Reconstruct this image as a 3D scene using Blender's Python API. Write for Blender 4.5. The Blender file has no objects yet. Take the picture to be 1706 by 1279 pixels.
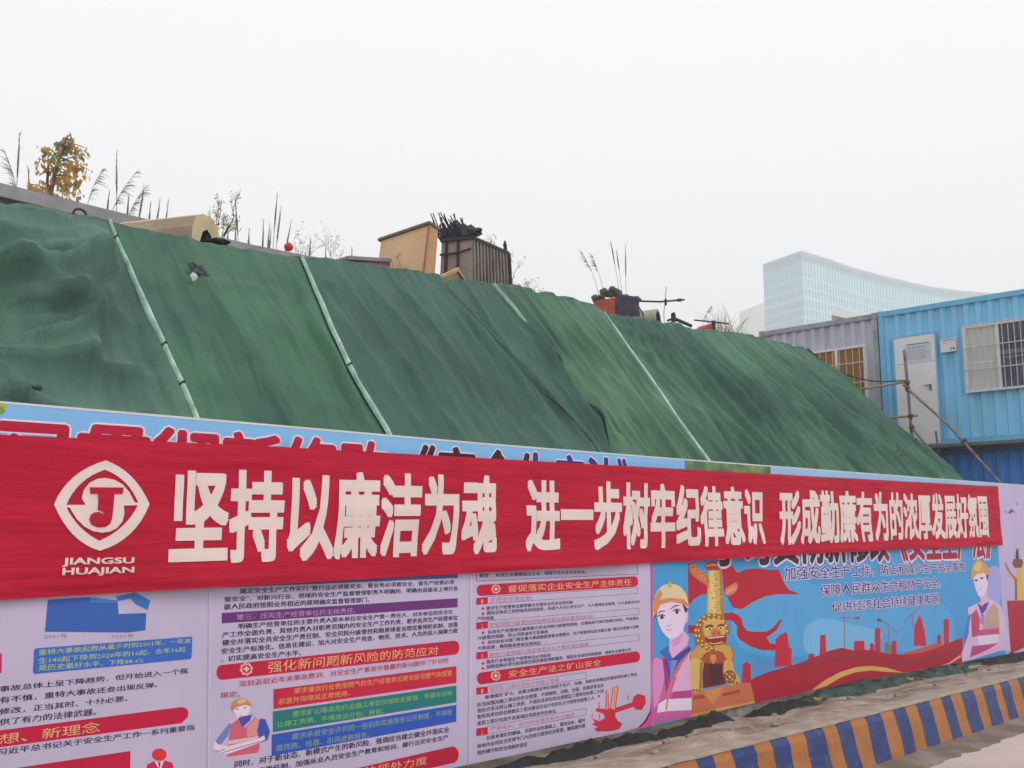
import bpy, bmesh, math, random
import numpy as np
from mathutils import Vector, noise
from mathutils.geometry import tessellate_polygon
R = math.radians
sc = bpy.context.scene
COL = sc.collection
rnd = random.Random(7)

# ------------------------------------------------------------------ camera
F = 1706.0
PITCH = math.atan(260 / F)
AZ = math.atan2(2412 - 853, math.hypot(F, 260))      # fence direction, right of the view axis
H = 1.6
cam = bpy.data.cameras.new('camera')
cam.lens = 36.0; cam.sensor_width = 36.0; cam.clip_start = 0.05; cam.clip_end = 3000
co = bpy.data.objects.new('camera', cam); COL.objects.link(co)
co.location = (0, 0, H); co.rotation_euler = (math.pi / 2 + PITCH, 0, AZ - math.pi / 2)
sc.camera = co

# ------------------------------------------------------------------ overcast sky, soft sun, exposure
w = bpy.data.worlds.new('World'); sc.world = w; w.use_nodes = True
nt = w.node_tree; nt.nodes.clear()
sky = nt.nodes.new('ShaderNodeTexSky'); sky.sky_type = 'NISHITA'; sky.sun_disc = False
SUN_EL, SUN_AZ = R(52), R(-75)                       # from the camera's side of the fence
sky.sun_elevation = SUN_EL; sky.sun_rotation = R(90) - SUN_AZ
sky.dust_density = 4.0
mx = nt.nodes.new('ShaderNodeMixRGB'); mx.inputs[0].default_value = 0.93
mx.inputs[2].default_value = (8.75, 8.8, 8.95, 1)    # cloud deck
bg = nt.nodes.new('ShaderNodeBackground'); bg.inputs[1].default_value = 0.10
ow = nt.nodes.new('ShaderNodeOutputWorld')
nt.links.new(sky.outputs[0], mx.inputs[1]); nt.links.new(mx.outputs[0], bg.inputs[0]); nt.links.new(bg.outputs[0], ow.inputs[0])
sl = bpy.data.lights.new('sun', 'SUN'); sl.energy = 0.7; sl.angle = R(25); sl.color = (1, 0.97, 0.93)
so = bpy.data.objects.new('sun', sl); COL.objects.link(so)
sd = Vector((math.cos(SUN_EL) * math.cos(SUN_AZ), math.cos(SUN_EL) * math.sin(SUN_AZ), math.sin(SUN_EL)))
so.rotation_euler = sd.to_track_quat('Z', 'Y').to_euler(); so.location = (0, -10, 30)
sc.view_settings.view_transform = 'Standard'; sc.view_settings.look = 'None'
sc.view_settings.gamma = 1; sc.view_settings.use_curve_mapping = False
sc.view_settings.exposure = 0.36
sc.cycles.volume_bounces = 2

# ------------------------------------------------------------------ survey: where a sight line meets a real plane
FX, FY = math.cos(AZ), math.sin(AZ)
def ray(px, py):
    u = (px - 853) / F; v = (639.5 - py) / F
    f = math.cos(PITCH) - v * math.sin(PITCH); z = math.sin(PITCH) + v * math.cos(PITCH)
    return (FX * f + FY * u, FY * f - FX * u, z)
def onY(px, py, Y):
    d = ray(px, py); t = Y / d[1]; return Vector((d[0] * t, Y, H + d[2] * t))
def onX(px, py, X):
    d = ray(px, py); t = X / d[0]; return Vector((X, d[1] * t, H + d[2] * t))
def onZ(px, py, Z):
    d = ray(px, py); t = (Z - H) / d[2]; return Vector((d[0] * t, d[1] * t, Z))
def smooth(a, b, x):
    t = max(0.0, min(1.0, (x - a) / (b - a))); return t * t * (3 - 2 * t)
def lerp(a, b, t): return a + (b - a) * t
def interp(tab, x):
    if x <= tab[0][0]: return tab[0][1]
    for (x0, y0), (x1, y1) in zip(tab, tab[1:]):
        if x <= x1: return lerp(y0, y1, (x - x0) / (x1 - x0))
    return tab[-1][1]

# ------------------------------------------------------------------ materials
def lin(c):
    c = c / 255.0
    return c / 12.92 if c <= 0.04045 else ((c + 0.055) / 1.055) ** 2.4
def rgb(r, g, b, k=1.0): return (min(.9, lin(r) * k), min(.9, lin(g) * k), min(.9, lin(b) * k))
MATS = {}
def mat(name, col, rough=0.7, var=0.0, vscale=3.0, bump=0.0, bscale=20.0, metal=0.0, col2=None, spec=0.3, stretch=None, detail=5.0, trans=0.0):
    if name in MATS: return MATS[name]
    m = bpy.data.materials.new(name); m.use_nodes = True; MATS[name] = m
    n = m.node_tree; p = n.nodes['Principled BSDF']
    p.inputs['Roughness'].default_value = rough; p.inputs['Metallic'].default_value = metal
    p.inputs['Specular IOR Level'].default_value = spec
    p.inputs['Base Color'].default_value = (*col, 1)
    tc = n.nodes.new('ShaderNodeTexCoord')
    src = tc.outputs['Object']
    if stretch:
        mp = n.nodes.new('ShaderNodeMapping'); mp.inputs['Scale'].default_value = stretch
        n.links.new(src, mp.inputs['Vector']); src = mp.outputs['Vector']
    if var or col2:
        nz = n.nodes.new('ShaderNodeTexNoise'); nz.inputs['Scale'].default_value = vscale; nz.inputs['Detail'].default_value = detail
        nz.inputs['Roughness'].default_value = 0.6
        n.links.new(src, nz.inputs['Vector'])
        rp = n.nodes.new('ShaderNodeValToRGB')
        if col2:
            rp.color_ramp.elements[0].position = .42; rp.color_ramp.elements[1].position = .62
            rp.color_ramp.elements[0].color = (*col, 1); rp.color_ramp.elements[1].color = (*col2, 1)
        else:
            rp.color_ramp.elements[0].position = .3; rp.color_ramp.elements[1].position = .7
            rp.color_ramp.elements[0].color = (*[c * (1 - var) for c in col], 1)
            rp.color_ramp.elements[1].color = (*[min(.95, c * (1 + var)) for c in col], 1)
        n.links.new(nz.outputs['Fac'], rp.inputs['Fac']); n.links.new(rp.outputs['Color'], p.inputs['Base Color'])
    if bump:
        nb = n.nodes.new('ShaderNodeTexNoise'); nb.inputs['Scale'].default_value = bscale; nb.inputs['Detail'].default_value = 4
        n.links.new(src, nb.inputs['Vector'])
        bp = n.nodes.new('ShaderNodeBump'); bp.inputs['Strength'].default_value = bump; bp.inputs['Distance'].default_value = 0.02
        n.links.new(nb.outputs['Fac'], bp.inputs['Height']); n.links.new(bp.outputs['Normal'], p.inputs['Normal'])
    return m

def paint(name, col, dirt, lo=.5, hi=.78, st=(7, 7, .45), sc_=1.2):
    m = mat(name, col, .5, var=.10, vscale=1.4, bump=.08, bscale=8, spec=.2)
    n = m.node_tree; p = n.nodes['Principled BSDF']; base_l = [l for l in n.links if l.to_socket == p.inputs['Base Color']][0].from_socket
    tc = n.nodes.new('ShaderNodeTexCoord'); mp = n.nodes.new('ShaderNodeMapping'); mp.inputs['Scale'].default_value = st; n.links.new(tc.outputs['Object'], mp.inputs['Vector'])
    z = n.nodes.new('ShaderNodeTexNoise'); z.inputs['Scale'].default_value = sc_; z.inputs['Detail'].default_value = 6; n.links.new(mp.outputs['Vector'], z.inputs['Vector'])
    r_ = n.nodes.new('ShaderNodeValToRGB'); r_.color_ramp.elements[0].position = lo; r_.color_ramp.elements[1].position = hi; n.links.new(z.outputs['Fac'], r_.inputs['Fac'])
    mx_ = n.nodes.new('ShaderNodeMixRGB'); mx_.inputs[2].default_value = (*dirt, 1); n.links.new(r_.outputs['Color'], mx_.inputs[0]); n.links.new(base_l, mx_.inputs[1]); n.links.new(mx_.outputs['Color'], p.inputs['Base Color'])
    return m

# ------------------------------------------------------------------ mesh helpers
def tag(o, label=None, cat=None, group=None, kind=None):
    if label: o['label'] = label
    if cat: o['category'] = cat
    if group: o['group'] = group
    if kind: o['kind'] = kind
    return o
def empty(name, loc, label, cat, group=None):
    o = bpy.data.objects.new(name, None); COL.objects.link(o); o.location = loc; o.empty_display_size = .1
    return tag(o, label, cat, group)
class MB:
    def __init__(s): s.v = []; s.f = []; s.m = []
    def add(s, vs, fs, mi=0):
        b = len(s.v); s.v += [tuple(v) for v in vs]; s.f += [tuple(b + i for i in f) for f in fs]; s.m += [mi] * len(fs); return s
    def hexa(s, p, mi=0):        # 4 bottom corners (ccw from above) then 4 top corners
        return s.add(p, [(3, 2, 1, 0), (4, 5, 6, 7), (0, 1, 5, 4), (1, 2, 6, 5), (2, 3, 7, 6), (3, 0, 4, 7)], mi)
    def box(s, a, b, mi=0):
        (x0, y0, z0), (x1, y1, z1) = a, b
        return s.hexa([(x0, y0, z0), (x1, y0, z0), (x1, y1, z0), (x0, y1, z0), (x0, y0, z1), (x1, y0, z1), (x1, y1, z1), (x0, y1, z1)], mi)
    def beam(s, a, b, wd, ht, mi=0, up=(0, 0, 1)):
        a = Vector(a); b = Vector(b); d = (b - a).normalized(); u = Vector(up)
        if abs(d.dot(u)) > .95: u = Vector((1, 0, 0))
        r = d.cross(u).normalized(); u = r.cross(d)
        c = [r * sx * wd / 2 + u * sz * ht / 2 for sx, sz in ((-1, -1), (1, -1), (1, 1), (-1, 1))]
        return s.add([a + k for k in c] + [b + k for k in c], [(0, 1, 2, 3), (7, 6, 5, 4), (0, 4, 5, 1), (1, 5, 6, 2), (2, 6, 7, 3), (3, 7, 4, 0)], mi)
    def tube(s, pts, rad, n=8, mi=0, cap=True):
        pts = [Vector(p) for p in pts]
        rads = rad if isinstance(rad, (list, tuple)) else [rad] * len(pts)
        vs = []; fs = []
        ref = Vector((0.31, 0.2, 0.93)).normalized()
        for i, p in enumerate(pts):
            d = (pts[min(i + 1, len(pts) - 1)] - pts[max(i - 1, 0)]).normalized()
            if abs(d.dot(ref)) > .97: q = Vector((1, 0, 0))
            else: q = ref
            r = d.cross(q).normalized(); u = r.cross(d)
            vs += [p + (r * math.cos(2 * math.pi * k / n) + u * math.sin(2 * math.pi * k / n)) * rads[i] for k in range(n)]
        for i in range(len(pts) - 1):
            for k in range(n):
                fs.append((i * n + k, i * n + (k + 1) % n, (i + 1) * n + (k + 1) % n, (i + 1) * n + k))
        if cap:
            fs.append(tuple(range(n))[::-1]); fs.append(tuple((len(pts) - 1) * n + k for k in range(n)))
        return s.add(vs, fs, mi)
    def blob(s, c, r, seed=0, sub=2, rough=.35, mi=0, flat=1.0):
        bm = bmesh.new(); bmesh.ops.create_icosphere(bm, subdivisions=sub, radius=1)
        vs = []
        for v in bm.verts:
            k = 1 + rough * noise.noise(v.co * 1.3 + Vector((seed * 3.1, seed * 1.7, 0)))
            vs.append((c[0] + v.co.x * k * r[0], c[1] + v.co.y * k * r[1], c[2] + v.co.z * k * r[2] * flat))
        fs = [tuple(v.index for v in f.verts) for f in bm.faces]; bm.free()
        return s.add(vs, fs, mi)
    def build(s, name, mats, parent=None, smoothed=False, origin=None):
        me = bpy.data.meshes.new(name)
        pl = Vector(origin) if origin is not None else (parent.matrix_basis.translation.copy() if parent is not None and parent.type == 'EMPTY' else Vector((0, 0, 0)))
        me.from_pydata([tuple(Vector(v) - pl) for v in s.v], [], s.f)
        ms = mats if isinstance(mats, (list, tuple)) else [mats]
        for m in ms: me.materials.append(m)
        if len(ms) > 1: me.polygons.foreach_set('material_index', s.m)
        if smoothed: me.polygons.foreach_set('use_smooth', [True] * len(s.f))
        me.update()
        o = bpy.data.objects.new(name, me); COL.objects.link(o)
        if parent is not None: o.parent = parent
        elif origin is not None: o.location = pl
        ORG[o.name] = pl
        return o
ORG = {}
def sub(mb, name, mats, parent, smoothed=False):      # a sub-part: shares its part's coordinates
    me = bpy.data.meshes.new(name); pl = ORG[parent.name]
    me.from_pydata([tuple(Vector(v) - pl) for v in mb.v], [], mb.f)
    ms = mats if isinstance(mats, (list, tuple)) else [mats]
    for m in ms: me.materials.append(m)
    if len(ms) > 1: me.polygons.foreach_set('material_index', mb.m)
    if smoothed: me.polygons.foreach_set('use_smooth', [True] * len(mb.f))
    o = bpy.data.objects.new(name, me); COL.objects.link(o); o.parent = parent; ORG[o.name] = pl
    return o

# ================================================================== GROUND, ROAD, KERB
def zroad(x): return -.155 - .024 * (max(-12, min(26, x)) - 8)
KT = [(5.25, .305), (7.5, .275), (12, .165)]
def zkt(x): return .305 - .0205 * (max(-12, min(26, x)) - 5.25)
def zfb(x): return interp([(1.9, .18), (5.04, .12), (7.46, .09), (10.5, .07), (13.4, .01), (17.3, -.09), (20.5, -.16)], x)   # hoarding's lower edge

M_ground = mat('bare_earth', (.20, .16, .125), .95, col2=(.30, .25, .20), vscale=.8, bump=.6, bscale=6)
M_road = mat('pale_concrete', (.50, .405, .385), .85, var=.14, vscale=1.1, bump=.25, bscale=35)
M_dirt = mat('sandy_dirt', (.22, .165, .13), .95, col2=(.47, .385, .32), vscale=2.4, bump=1.0, bscale=22, detail=10)

mb = MB()
xs = [-700, -400, -200, -60, -20] + [-12 + 2 * i for i in range(20)] + [40, 80, 200, 400, 700]
ys = [-700, -400, -150, -40, -12, -6, 0, 3.2, 5.2, 8, 12, 20, 40, 100, 300, 500, 700]
for y in ys:
    for x in xs: mb.v.append((x, y, zroad(x) - .06))
nx = len(xs)
for j in range(len(ys) - 1):
    for i in range(nx - 1):
        mb.f.append((j * nx + i, j * nx + i + 1, (j + 1) * nx + i + 1, (j + 1) * nx + i)); mb.m.append(0)
tag(mb.build('ground', M_ground), 'brown bare earth around and behind the site', None, None, 'structure')

mb = MB(); n = 60
KERB_BOT_Y = 3.425
rxs = [-12 + 34 * i / n for i in range(n + 1)]
for x in rxs:
    e = 3.27 + .07 * noise.noise(Vector((x * 1.7, 0, 3))) + .03 * noise.noise(Vector((x * 6, 1, 3)))
    mb.v += [(x, -7, zroad(x)), (x, e, zroad(x)), (x, e + .02, zroad(x) - .03)]
for i in range(n):
    a = i * 3
    mb.f += [(a, a + 3, a + 4, a + 1), (a + 1, a + 4, a + 5, a + 2)]; mb.m += [0, 0]
tag(mb.build('road', M_road), 'pale pinkish concrete road in front of the striped kerb', None, None, 'structure')

# dirt gutter between road slab and kerb
mb = MB(); n = 240
for i in range(n + 1):
    x = -12 + 34 * i / n
    for j, (y, z) in enumerate(((3.0, -.035), (3.25, .010), (3.36, .02), (3.46, .05))):
        mb.v.append((x, y, zroad(x) + z + (.012 * noise.noise(Vector((x * 5, y * 9, 0))) if j else 0)))
for i in range(n):
    for j in range(3):
        a = i * 4 + j; mb.f.append((a, a + 4, a + 5, a + 1)); mb.m.append(0)
tag(mb.build('gutter_dirt', mat('gutter_soil', (.16, .12, .10), .95, col2=(.26, .20, .17), vscale=3, bump=.7, bscale=20), smoothed=True), 'grey brown dirt washed along the foot of the kerb', None, None, 'structure')

M_blue = paint('kerb_blue_paint', (.028, .052, .175), (.17, .145, .135), .56, .86, (5, 5, 3), 3.6)
M_ochre = paint('kerb_ochre_paint', (.40, .155, .040), (.20, .145, .11), .56, .86, (5, 5, 3), 3.6)
M_kcon = mat('kerb_concrete', (.33, .27, .22), .9, var=.25, vscale=5, bump=.5, bscale=30)
bl = [5.09, 5.27, 5.57, 5.76, 5.98, 6.27, 6.48, 6.73, 6.98, 7.28, 7.5, 7.75, 8.01, 8.31, 8.57, 8.82, 9.06, 9.37, 9.65, 9.9, 10.14, 10.49, 10.72, 11.08, 11.27, 11.56, 11.86, 12.13]
while bl[-1] < 20: bl.append(bl[-1] + rnd.uniform(.25, .31))
while bl[0] > -10: bl.insert(0, bl[0] - rnd.uniform(.22, .28))
first_blue = 0 if (bl.index(5.09) % 2 == 0) else 1
mb = MB()
NV = 7
def kp(x, v):
    y = lerp(KERB_BOT_Y, 3.52, v); z = lerp(zroad(x) - .04, zkt(x), v)
    k = .012 * noise.noise(Vector((x * 2.3, v * 3, 0))) + .006 * noise.noise(Vector((x * 11, v * 7, 5)))
    if v > .95: y += .012; z -= .008
    return (x, y + k, z + k * .4)
for i in range(len(bl) - 1):
    x0, x1 = bl[i], bl[i + 1]; mi = 0 if i % 2 == first_blue else 1
    cols = 4
    for c in range(cols):
        for j in range(NV):
            q = []
            for (cc, jj) in ((c, j), (c + 1, j), (c + 1, j + 1), (c, j + 1)):
                t = cc / cols; v = jj / NV
                jx = .014 * noise.noise(Vector((lerp(x0, x1, round(t)) * 3, v * 5, 9))) if cc in (0, cols) else 0
                q.append(kp(lerp(x0, x1, t) + jx, v))
            mb.add(q, [(0, 1, 2, 3)], mi)
n = 150
prof = [(3.522, -.012), (3.56, .004), (3.70, .0), (3.76, -.02), (3.78, -.15)]
for i in range(n):
    xa, xb = -10 + 30 * i / n, -10 + 30 * (i + 1) / n
    for (ya, za), (yb, zb) in zip(prof, prof[1:]):
        nn = lambda x, y: .008 * noise.noise(Vector((x * 4, y * 6, 2)))
        mb.add([(xa, ya, zkt(xa) + za + nn(xa, ya)), (xb, ya, zkt(xb) + za + nn(xb, ya)), (xb, yb, zkt(xb) + zb + nn(xb, yb)), (xa, yb, zkt(xa) + zb + nn(xa, yb))], [(0, 1, 2, 3)], 2)
tag(mb.build('kerb', [M_blue, M_ochre, M_kcon]), 'high concrete kerb painted in blue and ochre stripes', None, None, 'structure')

def zverge(x, y):
    t = smooth(3.7, 4.9, y)
    z = lerp(zkt(x) - .015, zfb(x) - .07, t)
    if y > 5.1: z -= .05 * min(1, (y - 5.1))
    k = .035 * noise.noise(Vector((x * 1.3, y * 1.8, 0))) + .02 * noise.noise(Vector((x * 4, y * 4.5, 4))) + .008 * noise.noise(Vector((x * 13, y * 13, 4)))
    return z + k * (smooth(3.66, 3.85, y))
mb = MB(); nx, ny = 420, 26
for j in range(ny + 1):
    y = 3.66 + 2.2 * j / ny
    for i in range(nx + 1):
        x = -6 + 27 * i / nx; mb.v.append((x, y, zverge(x, y)))
for j in range(ny):
    for i in range(nx):
        a = j * (nx + 1) + i; mb.f.append((a, a + 1, a + nx + 2, a + nx + 1)); mb.m.append(0)
tag(mb.build('verge', M_dirt, smoothed=True), 'strip of sandy dirt and rubble between kerb and hoarding', None, None, 'structure')

# ================================================================== EARTH MOUND AND NETS
def sl_par(x):
    t = smooth(13, 19.3, x); return lerp(5.25, 3.88, t), lerp(math.tan(R(53)), .993, t)
def onslope(px, py):
    d = ray(px, py); x = 8.0
    for _ in range(40):
        y0, tn = sl_par(x); t = (y0 + H / tn) / (d[1] - d[2] / tn); x = .5 * x + .5 * d[0] * t
    return Vector((d[0] * t, d[1] * t, H + d[2] * t))
ridge_px = [(0, 347), (50, 353), (100, 359), (150, 366), (178, 372), (250, 386), (330, 402), (400, 416), (495, 431), (560, 437), (600, 441), (660, 451), (725, 461), (740, 470), (770, 471), (800, 473), (815, 477), (870, 486), (950, 504), (1000, 521), (1050, 530), (1100, 541), (1160, 549), (1200, 553), (1250, 562), (1300, 574), (1340, 581)]
RZ = [(-8, 4.2)]
for p in ridge_px:
    q = onslope(*p); RZ.append((q.x, q.z))
RZ.sort()
edge_px = [(1340, 581), (1370, 606), (1420, 656), (1480, 706), (1540, 756), (1590, 801)]
XE = 19.4
def zridge(x): return interp(RZ, x)
def zplat(x, y):
    zr = zridge(min(x, 19)); z = zr - .10
    if x < 9.5: z = lerp(z, z + .75, smooth(11.2, 11.6, y))
    else: z += .02 * (y - 9)
    return z + .05 * noise.noise(Vector((x * .9, y * .9, 1)))
def slope_y(x, z):
    y0, tn = sl_par(x); return max(y0 + z / tn, 5.3 + z * .25)
mb = MB(); xs = [-10 + 29.2 * i / 60 for i in range(61)] + [19.8, 20.1]
NS = 14
rows = []
for x in xs:
    drop = 1.0 if x <= 19.3 else (.75 if x < 19.9 else .0)
    zr = zridge(min(x, 19.2)); row = []
    for j in range(NS + 1):
        z = lerp(-.5, zr - .1, j / NS); y = slope_y(x, z) + .1
        row.append((x, y, lerp(-.5, z, drop)))
    for y in (10.0, 10.8, 11.2, 11.6, 12.5, 14, 18, 26, 34, 40):
        z = zplat(x, y) if y < 34 else (1.5 if y < 40 else -.5)
        if row and y <= row[NS][1]: y = row[NS][1] + .01
        row.append((x, y, lerp(-.5, z, drop)))
    rows.append(row)
nr = len(rows[0])
for r_ in rows: mb.v += r_
for i in range(len(rows) - 1):
    for j in range(nr - 1):
        a = i * nr + j; mb.f.append((a, a + nr, a + nr + 1, a + 1)); mb.m.append(0)
tag(mb.build('earth_mound', M_ground), 'steep heap of earth under the green nets', None, None, 'structure')

def net_material(name, tint=((.05, .125, .1), (.09, .21, .14))):
    m = bpy.data.materials.new(name); m.use_nodes = True; n = m.node_tree; p = n.nodes['Principled BSDF']
    p.inputs['Roughness'].default_value = .62; p.inputs['Specular IOR Level'].default_value = .12
    p.inputs['Sheen Weight'].default_value = .06; p.inputs['Sheen Roughness'].default_value = .5
    tc = n.nodes.new('ShaderNodeTexCoord')
    n1 = n.nodes.new('ShaderNodeTexNoise'); n1.inputs['Scale'].default_value = .55; n1.inputs['Detail'].default_value = 6; n1.inputs['Roughness'].default_value = .6
    n.links.new(tc.outputs['UV'], n1.inputs['Vector'])
    rp = n.nodes.new('ShaderNodeValToRGB')
    a = (*tint[0], 1); b = (*tint[1], 1)
    rp.color_ramp.elements[0].position = .36; rp.color_ramp.elements[1].position = .68
    rp.color_ramp.elements[0].color = a; rp.color_ramp.elements[1].color = b
    n.links.new(n1.outputs['Fac'], rp.inputs['Fac'])
    # woven threads: fine diamond pattern in the cloth's own coordinates
    mp = n.nodes.new('ShaderNodeMapping'); mp.inputs['Rotation'].default_value = (0, 0, R(42)); mp.inputs['Scale'].default_value = (46, 46, 1)
    n.links.new(tc.outputs['UV'], mp.inputs['Vector'])
    ck = n.nodes.new('ShaderNodeTexVoronoi'); ck.inputs['Scale'].default_value = 1.0; ck.inputs['Randomness'].default_value = .35
    n.links.new(mp.outputs['Vector'], ck.inputs['Vector'])
    cr = n.nodes.new('ShaderNodeValToRGB'); cr.color_ramp.elements[0].position = .1; cr.color_ramp.elements[1].position = .75
    cr.color_ramp.elements[0].color = (.85, .85, .85, 1); cr.color_ramp.elements[1].color = (1.13, 1.13, 1.13, 1)
    n.links.new(ck.outputs['Distance'], cr.inputs['Fac'])
    # paler and darker streaks running down the cloth
    mp2 = n.nodes.new('ShaderNodeMapping'); mp2.inputs['Scale'].default_value = (7, .5, 1)
    n.links.new(tc.outputs['UV'], mp2.inputs['Vector'])
    n2 = n.nodes.new('ShaderNodeTexNoise'); n2.inputs['Scale'].default_value = 1.6; n2.inputs['Detail'].default_value = 5
    n.links.new(mp2.outputs['Vector'], n2.inputs['Vector'])
    r2 = n.nodes.new('ShaderNodeValToRGB'); r2.color_ramp.elements[0].position = .3; r2.color_ramp.elements[1].position = .75
    r2.color_ramp.elements[0].color = (.91, .91, .92, 1); r2.color_ramp.elements[1].color = (1.13, 1.12, 1.10, 1)
    n.links.new(n2.outputs['Fac'], r2.inputs['Fac'])
    m1 = n.nodes.new('ShaderNodeMixRGB'); m1.blend_type = 'MULTIPLY'; m1.inputs[0].default_value = 1
    m2 = n.nodes.new('ShaderNodeMixRGB'); m2.blend_type = 'MULTIPLY'; m2.inputs[0].default_value = 1
    n.links.new(rp.outputs['Color'], m1.inputs[1]); n.links.new(cr.outputs['Color'], m1.inputs[2])
    n.links.new(m1.outputs['Color'], m2.inputs[1]); n.links.new(r2.outputs['Color'], m2.inputs[2])
    n.links.new(m2.outputs['Color'], p.inputs['Base Color'])
    # fine wrinkles: mostly running down slope, plus a few cross ones
    n3 = n.nodes.new('ShaderNodeTexNoise'); n3.inputs['Scale'].default_value = 1.9; n3.inputs['Detail'].default_value = 4
    mp3 = n.nodes.new('ShaderNodeMapping'); mp3.inputs['Scale'].default_value = (4.2, .75, 1); mp3.inputs['Rotation'].default_value = (0, 0, R(-9))
    n.links.new(tc.outputs['UV'], mp3.inputs['Vector']); n.links.new(mp3.outputs['Vector'], n3.inputs['Vector'])
    bp = n.nodes.new('ShaderNodeBump'); bp.inputs['Strength'].default_value = .8; bp.inputs['Distance'].default_value = .07
    n.links.new(n3.outputs['Fac'], bp.inputs['Height'])
    bp2 = n.nodes.new('ShaderNodeBump'); bp2.inputs['Strength'].default_value = .25; bp2.inputs['Distance'].default_value = .004
    n.links.new(ck.outputs['Distance'], bp2.inputs['Height']); n.links.new(bp.outputs['Normal'], bp2.inputs['Normal'])
    n.links.new(bp2.outputs['Normal'], p.inputs['Normal'])
    return m
M_net = net_material('green_dust_net')
M_hem = mat('pale_hem', (.40, .58, .50), .6, var=.30, vscale=9, bump=.5, bscale=30, spec=.1)
M_ghem = mat('green_hem', (.11, .21, .165), .65, var=.2, vscale=9)
M_tie = mat('dark_tie', (.03, .06, .055), .7)

def seam(pts):
    L = []
    for p in pts:
        q = onslope(*p); L.append((q.z, q.x))
    L.sort(); return L
S1 = seam([(178, 372), (198, 425), (220, 475), (241, 520), (261, 565), (286, 622), (316, 690)])
S2 = seam([(495, 430), (520, 490), (550, 560), (590, 645), (637, 722)])
S3 = seam([(735, 465), (745, 490), (790, 540), (850, 600), (910, 660), (985, 745)])
S4 = seam([(812, 477), (850, 520), (880, 560), (940, 645), (1010, 750)])
S5 = seam([(1000, 522), (1040, 580), (1090, 650), (1130, 710), (1170, 765)])
SL = [(0, -9.0)]; SR = [(0, XE)]
# folds read off the cloth: (points, height, width) in slope coordinates
CREASES = [
    ([(-60, 462), (0, 470), (45, 474), (90, 468), (130, 445), (160, 410), (172, 385)], .20, .09),
    ([(-60, 390), (0, 396), (50, 402), (110, 400), (160, 380)], .09, .05),
    ([(20, 575), (60, 572), (110, 566), (155, 540)], .10, .06),
    ([(50, 538), (100, 545), (140, 548), (158, 538)], .08, .05),
    ([(185, 440), (175, 500), (150, 570), (130, 640)], .10, .10),
    ([(205, 455), (235, 560), (280, 690)], -.05, .06),
    ([(250, 560), (280, 640), (310, 700)], .06, .06),
    ([(330, 540), (350, 600), (365, 680)], .04, .08),
    ([(0, 610), (20, 650), (30, 690)], .10, .05),
    ([(150, 400), (120, 430), (60, 440), (0, 425)], .07, .06), ([(170, 420), (160, 470), (120, 510), (60, 520), (0, 505)], .09, .07),
    ([(500, 440), (530, 540), (580, 660), (600, 715)], .06, .08),
    ([(480, 440), (500, 520), (545, 610), (590, 715)], -.05, .07),
    ([(350, 470), (420, 480), (480, 500)], .02, .06),
    ([(520, 455), (545, 475), (570, 480)], .03, .04),
    ([(700, 465), (745, 520), (790, 575), (830, 640)], .03, .06),
    ([(742, 492), (795, 560), (860, 640), (930, 735)], .07, .06),
    ([(770, 500), (830, 570), (900, 650), (975, 745)], -.04, .06),
    ([(860, 530), (905, 600), (960, 680), (1015, 752)], .09, .07),
    ([(890, 530), (935, 600), (1000, 690), (1045, 755)], -.05, .06),
    ([(905, 515), (960, 580), (1030, 670), (1080, 740)], .045, .06),
    ([(950, 520), (1010, 600), (1070, 690)], .03, .05),
    ([(1005, 530), (1035, 545), (1070, 560), (1110, 560)], .06, .05),
    ([(1045, 560), (1100, 610), (1160, 690), (1220, 770)], .05, .05),
    ([(1090, 550), (1150, 620), (1200, 690), (1265, 775)], .05, .05),
    ([(1130, 555), (1190, 625), (1250, 700), (1300, 775)], .05, .045),
    ([(1170, 560), (1240, 640), (1300, 710), (1350, 780)], .04, .045),
    ([(1215, 562), (1285, 640), (1350, 715), (1400, 785)], .055, .05),
    ([(1260, 570), (1330, 640), (1400, 715), (1460, 785)], .04, .045),
    ([(1300, 580), (1370, 650), (1440, 720), (1500, 785)], .05, .05),
    ([(1330, 585), (1400, 660), (1470, 730), (1530, 790)], .04, .05),
    ([(1060, 540), (1090, 570), (1120, 580)], -.04, .04),
]
CP = []
for pts, h_, wd in CREASES:
    q = [onslope(*p) for p in pts]; CP.append((np.array([(a.x, a.z * 1.25) for a in q]), h_, wd))
def crease_disp(X, Z):
    D = np.zeros_like(X)
    for P, h_, wd in CP:
        best = np.full_like(X, 9.0); tt = np.zeros_like(X); tot = len(P) - 1
        for k in range(tot):
            a = P[k]; d = P[k + 1] - a; L2 = d @ d
            t = np.clip(((X - a[0]) * d[0] + (Z - a[1]) * d[1]) / L2, 0, 1)
            qx = X - a[0] - t * d[0]; qz = Z - a[1] - t * d[1]
            dist = np.hypot(qx, qz); sgn = np.sign(d[0] * qz - d[1] * qx)
            mk = dist < np.abs(best); best = np.where(mk, dist * np.where(sgn == 0, 1, sgn), best); tt = np.where(mk, (k + t) / tot, tt)
        fade = np.clip(tt * 6, 0, 1) * np.clip((1 - tt) * 6, 0, 1) * .85 + .15
        wv = np.where(best > 0, wd * .55, wd * 1.5)
        D += h_ * fade * np.exp(-(best / wv) ** 2)
    for sm in (S1, S2, S5):
        xs_ = np.interp(Z / 1.25, [q[0] for q in sm], [q[1] for q in sm]); D *= 1 - .85 * np.exp(-((X - xs_) / .13) ** 2)
    return D
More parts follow.
